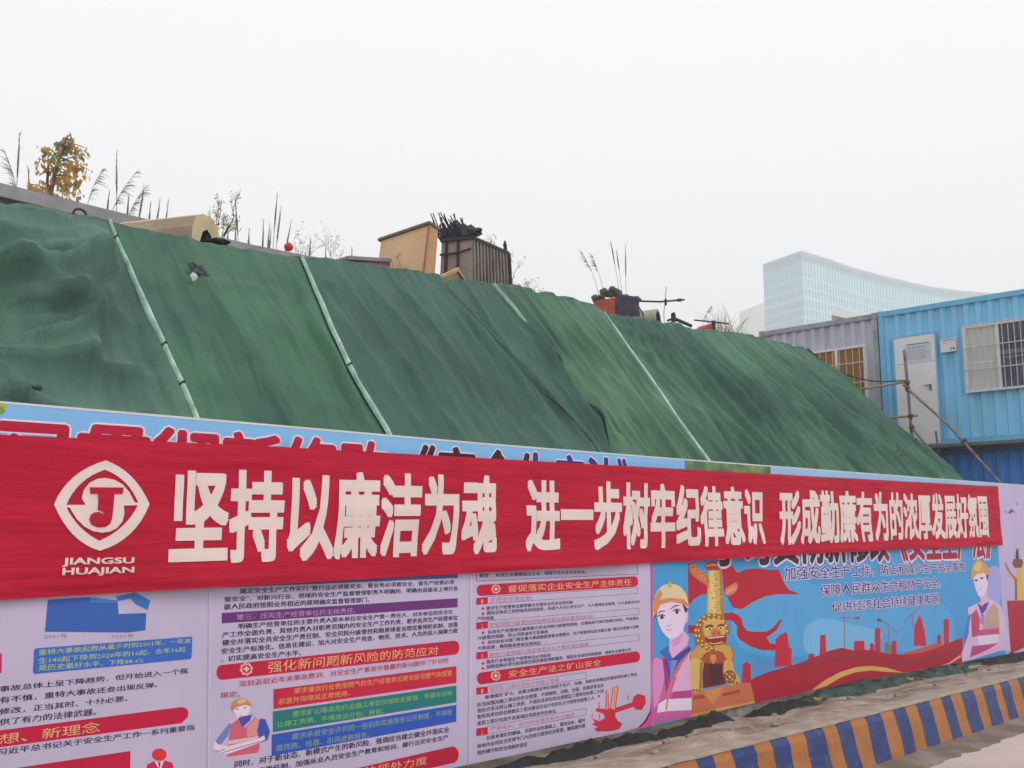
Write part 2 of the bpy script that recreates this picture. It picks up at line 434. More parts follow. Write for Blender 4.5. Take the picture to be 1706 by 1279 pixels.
def net_sheet(left, right, nu, label, lift=0.0, hem=None, seed=0, fold=.5, swag=0.0, m=None):
    nv, nb = 95, 8
    V = []; UV = []
    base = []
    for i in range(nu + 1):
        u = i / nu
        for j in range(nv + nb + 1):
            zt_x = lerp(interp(left, 6), interp(right, 6), u)
            zr = zridge(zt_x)
            if j <= nv:
                s = j / nv; z = lerp(.55, zr, s)
                x = lerp(interp(left, z), interp(right, z), u)
                y0, tn = sl_par(x); y = max(y0 + z / tn, 5.3 + z * .25); dn = (0, -math.sin(math.atan(tn)), math.cos(math.atan(tn)))
            else:
                k = (j - nv) / nb; x = lerp(interp(left, zr), interp(right, zr), u)
                y0, tn = sl_par(x); y = y0 + zr / tn + .75 * k; z = zr + .05 * math.sin(k * 1.8) - .16 * k * k; dn = (0, -.3, .95)
            base.append((x, y, z, dn, zr))
    X = np.array([b[0] for b in base]); Z = np.array([b[2] * 1.25 for b in base])
    CD = crease_disp(X, Z)
    for q, (x, y, z, dn, zr) in enumerate(base):
        top = smooth(0, .9, zr - z)
        d = .085 * noise.noise(Vector((x * .55, z * .6, seed))) + .045 * noise.noise(Vector((x * 1.5 - z * .1, z * .7, 5 + seed)))
        d += .026 * noise.noise(Vector((x * 4.6 + .5 * noise.noise(Vector((x, z, 2))), z * .9, 9 + seed)))
        d += .010 * noise.noise(Vector((x * 9, z * 2.4, 3))) + .014 * noise.noise(Vector((x * 2.5, z * 5.0, 13)))
        rg = (1 - abs(noise.noise(Vector(((x - .22 * (zr - z)) * 2.1, z * .28, 31))))) ** 4; rg2 = (1 - abs(noise.noise(Vector(((x - .12 * (zr - z)) * 4.3, z * .4, 37))))) ** 4
        d += fold * (.075 * (rg - .4) + .035 * (rg2 - .4))
        if swag: d += swag * .08 * ((1 - abs(noise.noise(Vector((x * .55 + .3 * z, z * 2.1 + .25 * x, 41))))) ** 4 - .4) * smooth(4.3, 3.6, x)
        sn = 1.0
        for sm in (S1, S2, S5): sn *= 1 - .94 * math.exp(-((x - interp(sm, z)) / .17) ** 2)
        d *= (.35 + .65 * top) * sn
        d += 1.7 * float(CD[q]) * (.25 + .75 * top) + lift + .03
        ed = (1 - top) * .03 * noise.noise(Vector((x * 2.2, 0, 21))) + (1 - top) * .018 * noise.noise(Vector((x * 7, 0, 21)))
        V.append((x + dn[0] * d, y + dn[1] * d, z + dn[2] * d + ed)); UV.append((x, z * 1.25 + (y - 8 if z >= zr else 0)))
    nvv = nv + nb + 1
    Fc = []
    for i in range(nu):
        for j in range(nvv - 1):
            a = i * nvv + j; Fc.append((a, a + nvv, a + nvv + 1, a + 1))
    mb = MB(); mb.v = V; mb.f = Fc; mb.m = [0] * len(Fc)
    o = mb.build('dust_net', m or M_net, smoothed=True)
    uv = o.data.uv_layers.new(name='UVMap'); li = np.zeros(len(o.data.loops), dtype=np.int32); o.data.loops.foreach_get('vertex_index', li)
    uv.data.foreach_set('uv', np.array(UV)[li].ravel())
    tag(o, label, 'net', 'green dust nets over the earth heap')
    if hem:                                  # folded pale hem along the sheet's left edge, tied at intervals
        wd, z0, z1, ties = hem; hb = MB(); tb = MB()
        n = 90
        pts = []
        for k in range(n + 1):
            z = lerp(z0, z1, k / n); x = interp(left, z); y0, tn = sl_par(x); y = y0 + z / tn
            aa = math.atan(tn); nn = Vector((0, -math.sin(aa), math.cos(aa)))
            cdv = float(crease_disp(np.array([x]), np.array([z * 1.25]))[0])
            wob = .012 * noise.noise(Vector((z * 3.2, seed, 0)))
            pw = wd * (.8 + .55 * noise.noise(Vector((z * 4.5, seed, 7))))
            k0 = min(1, 6 * k / n, 6 * (n - k) / n)
            pts.append((Vector((x + wob, y, z)) + nn * (lift + .075), max(.003, pw * (.12 + .88 * k0)), nn))
        for k in range(n):
            (a, wa, na), (b, wb, nb_) = pts[k], pts[k + 1]
            ex = Vector((1, 0, 0))
            ra = [a - ex * wa - na * .035, a - ex * wa * .55 + na * .006, a + ex * wa * .55 + na * .006, a + ex * wa - na * .035]
            rb = [b - ex * wb - nb_ * .035, b - ex * wb * .55 + nb_ * .006, b + ex * wb * .55 + nb_ * .006, b + ex * wb - nb_ * .035]
            hb.add(ra + rb, [(0, 1, 5, 4), (1, 2, 6, 5), (2, 3, 7, 6)])
            if k % 9 == 4 and rnd.random() < ties:
                tb.tube([a - ex * wa * 1.15 - na * .02, a + na * .02, a + ex * wa * 1.15 - na * .02 + Vector((0, .004, .008))], .011, 5)
        sub(hb, 'hem', M_hem if wd > .0055 else M_ghem, o, True)
        if tb.v: sub(tb, 'tie', M_tie, o)
    return o
def tinted(nm, a_, b_): return net_material(nm, (a_, b_))
N1 = tinted('weathered_net', (.056, .120, .098), (.104, .212, .152)); N2 = tinted('mid_green_net', (.042, .112, .082), (.080, .200, .120)); N3 = tinted('dark_teal_net', (.038, .094, .080), (.062, .150, .112)); N5 = tinted('light_green_net', (.052, .128, .084), (.100, .215, .130)); N6 = tinted('deep_green_net', (.036, .100, .074), (.074, .185, .118))
net_sheet(SL, S1, 170, 'green dust net at far left, sagging in deep swags beside the first pale hem', lift=.015, seed=0, swag=2.0, fold=.8, m=N1)
net_sheet(S1, S2, 84, 'green dust net with a torn dark patch, between the first and second pale hems', hem=(.024, .9, 4.36, .6), seed=1.5, fold=.9, m=N2)
net_sheet(S2, S3, 90, 'broad smooth green dust net below the plywood box', hem=(.022, .9, 4.48, .15), lift=.012, seed=3, fold=.7, m=N3)
net_sheet(S3, S4, 40, 'narrow green dust net tapering down below the wooden board', hem=(.005, 2.7, 4.62, 0), lift=.02, seed=4.5, fold=1.0, m=N3)
net_sheet(S4, S5, 100, 'green dust net with a strong diagonal fold below the steel skip', hem=(.009, 3.6, 4.82, 0), lift=.03, seed=6, fold=2.2, m=N5)
o6 = net_sheet(S5, SR, 260, 'long green dust net with many parallel folds at the container end', hem=(.034, .9, 4.88, 0), seed=8, fold=2.4, m=N6)
# end flap of the last net, falling round the corner of the heap
mb = MB(); nj = 30; ni = 10
for j in range(nj + 1):
    z = lerp(.5, zridge(19.3), j / nj)
    y0, tn = sl_par(XE); y = max(y0 + z / tn, 5.34 + z * .25)
    for i in range(ni + 1):
        k = i / ni
        mb.v.append((XE + .04 * math.sin(k * 1.6) + .45 * k * (1 - .5 * k) + .02 * noise.noise(Vector((k * 3, z * 2, 0))), y - .04 + 1.3 * k * k + .25 * k, z + .03 - .9 * k * k * (z / 5.5)))
for j in range(nj):
    for i in range(ni):
        a = j * (ni + 1) + i; mb.f.append((a, a + 1, a + ni + 2, a + ni + 1)); mb.m.append(0)
fl = sub(mb, 'end_flap', N6, o6, True)
uv = fl.data.uv_layers.new(name='UVMap')
for lp in fl.data.loops: c = fl.data.vertices[lp.vertex_index].co; uv.data[lp.index].uv = (c.x + c.y, c.z * 1.25)

# ================================================================== HOARDING
FYP = 5.0                                         # plane of the printed sheets
TOPPX = [(0, 669), (400, 703), (800, 738), (1140, 765), (1600, 800), (1706, 808)]
ZT = [(p.x, p.z) for p in (onY(a, b, FYP) for a, b in TOPPX)]
ZT = [(-4, ZT[0][1] - .02)] + ZT + [(20.6, 2.51)]
def zft(x): return interp(ZT, x)
FX0, FX1 = -3.0, 20.4
fence = empty('hoarding_fence', (0, 5.03, 0), 'long steel site hoarding behind the posters, thin white cap along its top', 'fence')
M_steel = mat('fence_steel', (.45, .47, .50), .5, var=.1, vscale=3)
M_cap = mat('white_cap', (.74, .75, .78), .45, var=.08, vscale=5)
mb = MB(); n = int((FX1 - FX0) / .1)
for i in range(n + 1):
    x = FX0 + (FX1 - FX0) * i / n; y = 5.03 + (.025 if i % 4 in (1, 2) else 0)
    mb.v += [(x, y, zfb(x) + .02), (x, y, zft(x) - .01)]
for i in range(n):
    mb.f.append((2 * i, 2 * i + 2, 2 * i + 3, 2 * i + 1)); mb.m.append(0)
mb.build('corrugated_panel', M_steel, fence)
mb = MB(); n = 80
for i in range(n):
    xa, xb = FX0 + (FX1 - FX0) * i / n, FX0 + (FX1 - FX0) * (i + 1) / n
    mb.hexa([(xa, 4.996, zft(xa) - .008), (xb, 4.996, zft(xb) - .008), (xb, 5.08, zft(xb) - .008), (xa, 5.08, zft(xa) - .008),
             (xa, 4.996, zft(xa) + .003), (xb, 4.996, zft(xb) + .003), (xb, 5.08, zft(xb) + .003), (xa, 5.08, zft(xa) + .003)])
mb.build('top_cap', M_cap, fence)
for i in range(10):
    x = FX0 + .3 + i * 2.5
    mb = MB(); mb.box((x, 5.09, zfb(x) - .2), (x + .07, 5.16, zft(x) - .05)); mb.build('post', M_steel, fence)
x = onY(1232, 1190, 5.02).x
mb = MB(); mb.hexa([(x - .28, 5.02, -.06), (x + .22, 5.00, -.06), (x + .2, 5.3, -.06), (x - .25, 5.3, -.06), (x - .2, 5.02, zfb(x) - .004), (x + .2, 5.01, zfb(x) - .004), (x + .18, 5.28, .09), (x - .2, 5.28, .09)])
mb.build('concrete_footing', mat('rough_concrete', (.30, .27, .24), .95, var=.35, vscale=9, bump=1.0, bscale=18), fence)

KP = 1.34                                         # printed colour = photographed colour times this (the wall sees half the sky)
PM = {}
def pc(r, g, b, nm=None):
    k = (r, g, b)
    if k not in PM:
        PM[k] = mat('print_%02x%02x%02x' % k, rgb(r, g, b, KP), .48, var=.06, vscale=1.6, bump=.14, bscale=2.2, spec=.12)
    return PM[k]
LAY = .0003
MICRO = [0]
def FP(px, py, layer):
    p = onY(px, py, FYP); return Vector((p.x, FYP - .002 - layer * LAY - (MICRO[0] % 24) * .00001, max(p.z, zfb(p.x) + .002)))
def zr_(x0, y0, x1, y1, W):
    s = (x1 - x0) / W
    return lambda x, y: (x0 + x * s, y0 + y * s)
def spline(pts, k=5):
    out = []; n = len(pts)
    for i in range(n):
        p0, p1, p2, p3 = [pts[(i + d) % n] for d in (-1, 0, 1, 2)]
        for j in range(k):
            t = j / k
            out.append(tuple(.5 * (2 * b + (c - a) * t + (2 * a - 5 * b + 4 * c - d) * t * t + (-a + 3 * b - 3 * c + d) * t ** 3) for a, b, c, d in zip(p0, p1, p2, p3)))
    return out
def flat(pts3):                                    # triangulated flat outline on the sheet, facing the road
    tri = tessellate_polygon([[Vector((p.x, p.z, 0)) for p in pts3]])
    fs = []
    for t in tri:
        a, b, c = (pts3[i] for i in t)
        ar = (b.x - a.x) * (c.z - a.z) - (b.z - a.z) * (c.x - a.x)
        fs.append(tuple(t) if ar > 0 else tuple(t)[::-1])
    return fs
class Art:                                         # prints grouped under one part name; one material slot per ink
    def __init__(s, zmap=None): s.mb = MB(); s.inks = []; s.z = zmap or (lambda x, y: (x, y))
    def ink(s, c):
        m = pc(*c)
        if m not in s.inks: s.inks.append(m)
        return s.inks.index(m)
    def poly(s, pts, c, layer, curve=False):
        if curve: pts = spline(pts)
        MICRO[0] += 1
        q = [FP(*s.z(x, y), layer) for x, y in pts]
        s.mb.add(q, flat(q), s.ink(c)); return s
    def ell(s, cx, cy, rx, ry, c, layer, n=18):
        return s.poly([(cx + rx * math.cos(2 * math.pi * k / n), cy + ry * math.sin(2 * math.pi * k / n)) for k in range(n)], c, layer)
    def line(s, pts, wd, c, layer):
        L = []; Rr = []
        for i, p in enumerate(pts):
            a = pts[max(i - 1, 0)]; b = pts[min(i + 1, len(pts) - 1)]
            dx, dy = b[0] - a[0], b[1] - a[1]; l = math.hypot(dx, dy) or 1
            w_ = wd[i] if isinstance(wd, (list, tuple)) else wd
            L.append((p[0] - dy / l * w_ / 2, p[1] + dx / l * w_ / 2)); Rr.append((p[0] + dy / l * w_ / 2, p[1] - dx / l * w_ / 2))
        return s.poly(L + Rr[::-1], c, layer)
    def quad(s, xl, yt, yb, xr, yt2, yb2, c, layer): return s.poly([(xl, yt), (xl, yb), (xr, yb2), (xr, yt2)], c, layer)
    def frame(s, xl, yt, yb, xr, yt2, yb2, c, layer, t=.9):
        s.line([(xl, yt), (xr, yt2)], t, c, layer); s.line([(xl, yb), (xr, yb2)], t, c, layer)
        s.line([(xl, yt), (xl, yb)], t, c, layer); return s.line([(xr, yt2), (xr, yb2)], t, c, layer)
    def pill(s, xl, yt, yb, xr, yt2, yb2, c, layer, left=True):
        rl = (yb - yt) / 2; rr = (yb2 - yt2) / 2; pts = []
        cl = (xl + rl * .75, (yt + yb) / 2); cr = (xr - rr * .75, (yt2 + yb2) / 2)
        for k in range(9):
            a = R(-90 + 180 * k / 8); pts.append((cr[0] + rr * .75 * math.cos(a), cr[1] + rr * math.sin(a)))
        for k in range(9):
            a = R(90 + 180 * k / 8); pts.append((cl[0] + rl * .75 * math.cos(a), cl[1] + rl * math.sin(a)))
        return s.poly(pts, c, layer)
    def text(s, st, xl, yt, yb, xr, yt2, yb2, c, layer, off=0.0, res=1):
        vs, fs, asp = glyphs(st, res)
        MICRO[0] += 1
        a, b = FP(xl, yt, layer), FP(xl, yb, layer); c2, d = FP(xr, yt2, layer), FP(xr, yb2, layer)
        x0, x1 = (a.x + b.x) / 2, (c2.x + d.x) / 2
        for k, (du, dv) in enumerate(heavier(off, asp)):          # a heavier weight: the same outlines struck again a hair aside
            q = [Vector((lerp(x0, x1, u + du), a.y - k * .000012, lerp(lerp(b.z, d.z, u), lerp(a.z, c2.z, u), v + dv))) for u, v in vs]
            s.mb.add(q, fs, s.ink(c))
        return s
    def done(s, name, parent, asub=False):
        return sub(s.mb, name, s.inks, parent) if asub else s.mb.build(name, s.inks, parent)
GC = {}
def heavier(off, asp):
    if off <= 0: return [(0, 0)]
    ux, uy = off / asp[0], off / asp[1]
    if off <= .034: return [(-ux, -uy * .6), (ux, uy * .6)] if off < .02 else [(-ux, 0), (ux, 0), (0, uy)]
    return [(ux * math.cos(k * math.pi / 4), uy * math.sin(k * math.pi / 4)) for k in range(8)]
def glyphs(st, res):
    """outline faces of a line of writing, scaled to the unit box"""
    key = (st, res)
    if key in GC: return GC[key]
    cu = bpy.data.curves.new('t', 'FONT'); cu.body = st; cu.resolution_u = res; cu.fill_mode = 'FRONT'
    ob = bpy.data.objects.new('t', cu); COL.objects.link(ob)
    dg = bpy.context.evaluated_depsgraph_get(); dg.update()
    me = bpy.data.meshes.new_from_object(ob.evaluated_get(dg))
    v = [(p.co.x, p.co.y) for p in me.vertices]; f = [tuple(p.vertices) for p in me.polygons]
    bpy.data.objects.remove(ob); bpy.data.curves.remove(cu); bpy.data.meshes.remove(me)
    x0, x1 = min(p[0] for p in v), max(p[0] for p in v); y0, y1 = min(p[1] for p in v), max(p[1] for p in v)
    uv = [((x - x0) / (x1 - x0), (y - y0) / (y1 - y0)) for x, y in v]
    ff = []
    for t in f:
        a, b, c = (uv[i] for i in t[:3])
        ff.append(t if (b[0] - a[0]) * (c[1] - a[1]) - (b[1] - a[1]) * (c[0] - a[0]) > 0 else t[::-1])
    GC[key] = (uv, ff, (x1 - x0, y1 - y0)); return GC[key]
def sheet_strip(mb, x0, x1, f0, f1, y, step=.15, mi=0):
    n = max(1, int((x1 - x0) / step)); vs = []
    for i in range(n + 1):
        x = lerp(x0, x1, i / n); vs += [(x, y, f0(x)), (x, y, f1(x))]
    mb.add(vs, [(2 * i, 2 * i + 2, 2 * i + 3, 2 * i + 1) for i in range(n)], mi)

# ---- colours of the print
WHT = (178, 168, 194); INK = (52, 42, 72); RED = (178, 32, 62); GOLD = (205, 165, 120); PINKR = (180, 62, 90)
YEL = (160, 178, 110); NAVY = (58, 48, 112); PURP = (98, 52, 112); SKYB = (120, 170, 215)

# ================================================================== LEFT POSTER: white safety sheet with blue headline strip
XW = onY(1086, 1100, FYP).x                          # right edge of the white sheet
XH = onY(1140, 765, FYP).x
ps = empty('safety_poster', (4.5, 4.998, 0), 'white safety law poster crowded with Chinese text under a blue headline strip', 'poster')
XP0 = FX0 + .05
mb = MB(); sheet_strip(mb, XP0, XW, zfb, lambda x: zft(x) - .03, FYP - .002)
mb.build('sheet', pc(*WHT), ps)
a = Art()
# pink printed border with the rounded corner
xe = [(1086.5, 930), (1085, 1000), (1085.5, 1100), (1086, 1165), (1083, 1186), (1074, 1202), (1062, 1214), (1040, 1221), (900, 1252), (770, 1279), (600, 1316)]
a.line(xe, 3.2, (200, 60, 130), 1)
q = [FP(1086.5, 1150, 1), FP(1086.5, 1209.5, 1)] + [FP(px, py, 1) for px, py in ((1040, 1219), (1062, 1213), (1074, 1201.5), (1083, 1186), (1086, 1165))]
a.mb.add(q, flat(q), a.ink((200, 80, 150)))
a.done('printed_border', ps)
mb = MB(); sheet_strip(mb, XP0, XH, lambda x: 1.75, lambda x: zft(x) - .0085, FYP - .0026)
hd = mb.build('headline_strip', pc(*SKYB), ps)
a = Art()
ttl = '习贯彻新修改《安全生产法》'
H1 = (-6, 693.5, 812, 1051, 766.5, 843)
a.text(ttl, *H1, (204, 200, 226), 4, off=.062, res=2)
a.done('lettering_outline', hd, True)
a = Art(); a.text(ttl, *H1, (170, 30, 58), 5, off=.036, res=2)
dk = a.ink((70, 30, 45)); nv = a.ink((58, 50, 125))
xs_ = [v[0] for v in a.mb.v]
d0, d1 = onY(655, 750, FYP).x, onY(880, 760, FYP).x
a.mb.m = [dk if d0 < xs_[f[0]] < d1 else (nv if xs_[f[0]] >= d1 else 0) for f in a.mb.f]
a.done('lettering', hd, True)
a = Art(); a.ell(2, 676, 9, 7, (150, 165, 60), 4); a.ell(-4, 684, 12, 8, (110, 140, 70), 4); a.done('printed_leaves', hd, True)

a = Art()
for px, y0, y1 in ((347, 983, 1290), (782, 958, 1290)): a.line([(px, y0), (px - 3, y1)], [2.2, 3.0], (162, 152, 180), 1); a.line([(px + 3.2, y0), (px + .6, y1)], [1.0, 1.4], (194, 186, 206), 1)  # sheet joints, their fold shading put in as a dark and a light strip
a.done('shaded_sheet_joint', ps)
# -- left column
a = Art(zr_(0, 960, 360, 1279, 1443))
a.poly([(318, 155), (600, 138), (602, 176), (785, 175), (790, 250), (975, 245), (970, 360), (860, 375), (298, 370)], (58, 92, 165), 2)
a.poly([(770, 135), (790, 165), (870, 148), (905, 188), (985, 226), (1003, 160), (900, 108)], (62, 110, 180), 2)
a.poly([(600, 138), (602, 176), (785, 175), (785, 160)], (70, 120, 190), 3)
a.done('bar_chart', ps)
a = Art(); a.text('2001年', 73.6, 1056, 1064, 112, 1055, 1063, (120, 105, 140), 2).text('2020年', 184.6, 1056.8, 1063.8, 223, 1055.5, 1062.3, (120, 105, 140), 2)
a.done('chart_caption', ps)
a = Art(zr_(0, 960, 360, 1279, 1443)); a.poly([(240, 480), (1275, 402), (1283, 410), (1278, 540), (1268, 552), (232, 652), (218, 640), (226, 492)], (58, 98, 178), 2)
bx = a.done('blue_panel', ps)
a = Art(); a.text('重特大事故起数从最多时的2001年，一年发', 64, 1082, 1092, 318, 1062.5, 1071, YEL, 3, off=.01)
a.text('生140起下降到2020年的16起，去年16起', 64, 1095.5, 1106, 309, 1077, 1085.5, YEL, 3, off=.01)
a.text('是历史最好水平，下降88.6%', 64, 1107.5, 1118, 239, 1095.5, 1104, YEL, 3, off=.01)
a.done('lettering', bx, True)
a = Art()
a.text('事故总体上呈下降趋势，但开始进入一个瓶', -1, 1143, 1153, 313, 1112.5, 1121.7, INK, 2, .022)
a.text('有不慎，重特大事故还会出现反弹。', -1, 1161, 1172, 262, 1136, 1145, INK, 2, .022)
a.text('修改，正当其时、十分必要。', -1, 1180, 1191, 212, 1158.4, 1168, INK, 2, .022)
a.text('供了有力的法律武器。', -1, 1197.5, 1208.5, 160, 1179.6, 1190.8, INK, 2, .022)
a.text('习近平总书记关于安全生产工作一系列重要指', -4, 1247.5, 1258.5, 323.6, 1206.5, 1215.7, INK, 2, .022)
a.done('body_text', ps)
a = Art(zr_(0, 960, 360, 1279, 1443))
a.poly([(-300, 1066), (1210, 872), (1240, 880), (1258, 905), (1252, 940), (1210, 980), (-300, 1180)], RED, 2)
pl1 = a.done('heading_bar', ps)
a = Art(); a.text('思想、新理念', -38, 1227, 1245, 166, 1201.5, 1219, GOLD, 3); a.done('lettering', pl1, True)
a = Art(zr_(0, 960, 360, 1279, 1443))
a.poly([(90, 1282), (870, 1165), (864, 1420), (90, 1500)], RED, 2)
a.done('red_panel', ps)
a = Art(zr_(0, 960, 360, 1279, 1443))
a.ell(1062, 1190, 50, 42, (205, 50, 62), 2); a.poly([(965, 1330), (982, 1255), (1020, 1236), (1105, 1230), (1150, 1245), (1170, 1330)], (190, 40, 75), 2)
a.poly([(1030, 1238), (1092, 1232), (1070, 1300)], (205, 190, 210), 3); a.poly([(1052, 1240), (1070, 1238), (1066, 1295)], RED, 4)
a.done('businessman_icon', ps)
a = Art(zr_(0, 960, 360, 1279, 1443)); a.poly([(-60, 505), (6, 512), (12, 525), (8, 645), (-60, 665)], (175, 40, 90), 2); a.done('pink_panel', ps)

# -- middle column
a = Art(); a.quad(374, 972, 978.5, 762, 949, 963, (70, 92, 140), 2); a.done('blue_bar', ps)
a = Art()
B = .03
a.text('规定安全生产工作实行“管行业必须管安全、管业务必须管安全、管生产经营必须', 399, 980, 989.3, 756, 966, 973, INK, 2, B)
a.text('管安全”，对新兴行业、领域的安全生产监督管理职责不明确的，明确由县级以上地方各', 373.5, 994, 1003, 762.5, 976, 984, INK, 2, B)
a.text('级人民政府按照业务相近的原则确定监督管理部门。', 373, 1006, 1015.7, 615, 994.5, 1003, INK, 2, B)
a.text('明确生产经营单位的主要负责人是本单位安全生产第一责任人，对本单位的安全生', 397, 1038.7, 1048, 754, 1015.3, 1022.7, INK, 2, B)
a.text('产工作全面负责，其他负责人对职责范围内的安全生产工作负责。要求各类生产经营单位', 370, 1053, 1062.7, 762, 1024.7, 1033, INK, 2, B)
a.text('健全并落实全员安全生产责任制、安全风险分级管控和隐患排查治理双重预防机制，加强', 370, 1066, 1076, 762, 1036, 1044.2, INK, 2, B)
a.text('安全生产标准化、信息化建设，加大对安全生产资金、物资、技术、人员的投入保障力度', 368.5, 1080, 1090, 762, 1046.3, 1054.5, INK, 2, B)
a.text('，切实提高安全生产水平。', 368.5, 1093, 1103, 501, 1082.5, 1092, INK, 2, B)
a.text('同时，对于新业态、新模式产生的新风险，强调应当建立健全并落实全', 390.5, 1268, 1279.5, 748, 1210.2, 1219.7, INK, 2, B)
a.text('员安全生产责任制，加强从业人员安全生产教育和培训，履行法定安全生产', 376, 1288, 1299, 746, 1223.7, 1232, INK, 2, B)
a.done('body_text', ps)
a = Art(); a.quad(369, 1021, 1038.3, 762, 996.4, 1011.3, PURP, 2); p_ = a.done('purple_bar', ps)
a = Art(); a.text('第三，压实生产经营单位的主体责任。', 394, 1023.2, 1033, 592, 1012, 1021.5, (170, 125, 170), 3, .01); a.done('lettering', p_, True)
def emblem(parent, x, y, r):
    a = Art(); n = 16
    for k in range(n):
        t0 = 2 * math.pi * k / n; t1 = t0 + 2 * math.pi / n; ro = r * (1.06 if k % 2 else .92); ri = r * .68
        a.poly([(x + ri * math.cos(t0), y + ri * math.sin(t0)), (x + ro * math.cos(t0), y + ro * math.sin(t0)), (x + ro * math.cos(t1), y + ro * math.sin(t1)), (x + ri * math.cos(t1), y + ri * math.sin(t1))], (205, 160, 150), 3)
    a.poly([(x - r * .14, y - r * .45), (x + r * .14, y - r * .45), (x + r * .14, y + r * .45), (x - r * .14, y + r * .45)], (215, 185, 185), 3)
    a.poly([(x - r * .45, y - r * .14), (x + r * .45, y - r * .14), (x + r * .45, y + r * .14), (x - r * .45, y + r * .14)], (215, 185, 185), 4)
    a.done('gear_emblem', parent, True)
def heading(pillq, st, tq, em, off=.0):
    a = Art(); a.pill(*pillq, RED, 2); p = a.done('heading_bar', ps)
    xl, yt, yb, xr, yt2, yb2 = pillq
    a = Art(); a.text(st, *tq, GOLD, 3, off); a.done('lettering', p, True)
    if em: emblem(p, *em)
heading((360, 1107.5, 1132.4, 765, 1067, 1090.5), '强化新问题新风险的防范应对', (446, 1102, 1121, 730, 1075.3, 1090.2), (410, 1114.3, 10.5))
heading((470, 1305, 1337, 764, 1243, 1271), '加大违法惩处力度', (536, 1290, 1309, 711, 1259.5, 1272.5), None)
a = Art()
a.text('深刻汲取近年来事故教训，对安全生产事故中暴露的新问题作了针对性', 397.5, 1134.5, 1145, 747, 1095.5, 1104.2, (170, 60, 88), 2, .022)
a.text('规定。', 366.7, 1153.3, 1163, 400, 1151, 1160.7, (150, 75, 100), 2, .022)
a.done('red_text', ps)
YT = (196, 140, 92)
for nm, q, c, t1, q1, t2, q2, tc_ in (
    ('red_panel', (455, 1148, 1181, 760, 1109.4, 1137.5), (182, 40, 62), '要求餐饮行业使用燃气的生产经营单位要安装可燃气体报警', (490, 1146, 1156, 752.5, 1116, 1125.3), '装置并保障其正常使用。', (463.5, 1164, 1174, 582, 1149.5, 1158.7), YT),
    ('green_panel', (454, 1185, 1219.7, 760, 1141.7, 1169.7), (40, 112, 112), '要求矿山等高危行业施工单位加强安全管理，不得非法转', (487, 1184.5, 1195, 752.5, 1149.7, 1158.3), '让施工资质，不得违法分包、转包；', (460.7, 1202, 1212.4, 639, 1179.7, 1189.4), (120, 165, 96)),
    ('blue_panel', (452, 1223.6, 1259, 760, 1174, 1202), (50, 82, 172), '要求承担安全评价的一些机构实施报告公开制度，不得租', (486, 1222, 1233, 752.5, 1180.8, 1191), '借资质、挂靠、出具虚假报告。', (459, 1241, 1252, 615, 1218.6, 1228), (120, 150, 130))):
    a = Art(); a.quad(*q, c, 2); p_ = a.done(nm, ps)
    a = Art(); a.text(t1, *q1, tc_, 3, .012).text(t2, *q2, tc_, 3, .012); a.done('lettering', p_, True)

# -- printed site worker of the middle column
wz = zr_(340, 920, 780, 1279, 1568)
a = Art(wz); a.poly([(145, 1010), (180, 985), (215, 975), (280, 970), (335, 985), (365, 990), (390, 1060), (380, 1110), (335, 1130), (320, 1190), (300, 1203), (135, 1222), (140, 1110), (80, 1180), (50, 1170), (62, 1118), (105, 1060)], (196, 174, 200), 2)
wk = a.done('printed_worker', ps)
a = Art(wz); a.poly([(158, 1020), (205, 985), (240, 1040), (300, 975), (330, 1000), (325, 1120), (330, 1150), (318, 1190), (135, 1215), (140, 1120)], (190, 92, 112), 3)
a.poly([(250, 1035), (300, 980), (325, 1000), (318, 1085), (255, 1095)], (200, 135, 135), 4)
a.poly([(140, 1118), (320, 1090), (322, 1110), (140, 1142)], (205, 170, 180), 4)
a.done('vest', wk, True)
a = Art(wz); a.poly([(330, 985), (362, 990), (390, 1062), (376, 1112), (335, 1130), (312, 1060)], (60, 80, 160), 4)
a.poly([(200, 985), (215, 975), (285, 962), (270, 1000), (225, 1038)], (70, 80, 150), 4)
a.poly([(148, 1012), (160, 1018), (140, 1090), (80, 1165), (65, 1120), (108, 1062)], (110, 120, 180), 4)
a.done('shirt', wk, True)
a = Art(wz); a.poly([(60, 1120), (85, 1140), (140, 1150), (320, 1105), (355, 1085), (362, 1110), (300, 1140), (130, 1200), (90, 1195), (52, 1172)], (212, 192, 212), 5)
a.line([(95, 1192), (200, 1160), (330, 1122)], 5, (150, 110, 140), 6); a.line([(60, 1170), (85, 1182), (120, 1165)], 5, (130, 100, 150), 6)
a.done('forearms', wk, True)
a = Art(wz); a.poly([(172, 920), (262, 905), (268, 945), (240, 985), (205, 990), (180, 950)], (214, 196, 216), 3, True)
a.ell(196, 930, 6, 4, (90, 70, 110), 4); a.ell(240, 922, 6, 4, (90, 70, 110), 4); a.line([(205, 968), (228, 965)], 3, (160, 110, 130), 4)
a.done('face', wk, True)
a = Art(wz); a.poly([(160, 905), (178, 880), (220, 864), (260, 880), (280, 905), (278, 914), (240, 906), (190, 922), (164, 940)], (184, 128, 92), 5, True)
a.poly([(190, 890), (222, 870), (250, 882), (210, 900)], (205, 165, 130), 6, True); a.done('hard_hat', wk, True)

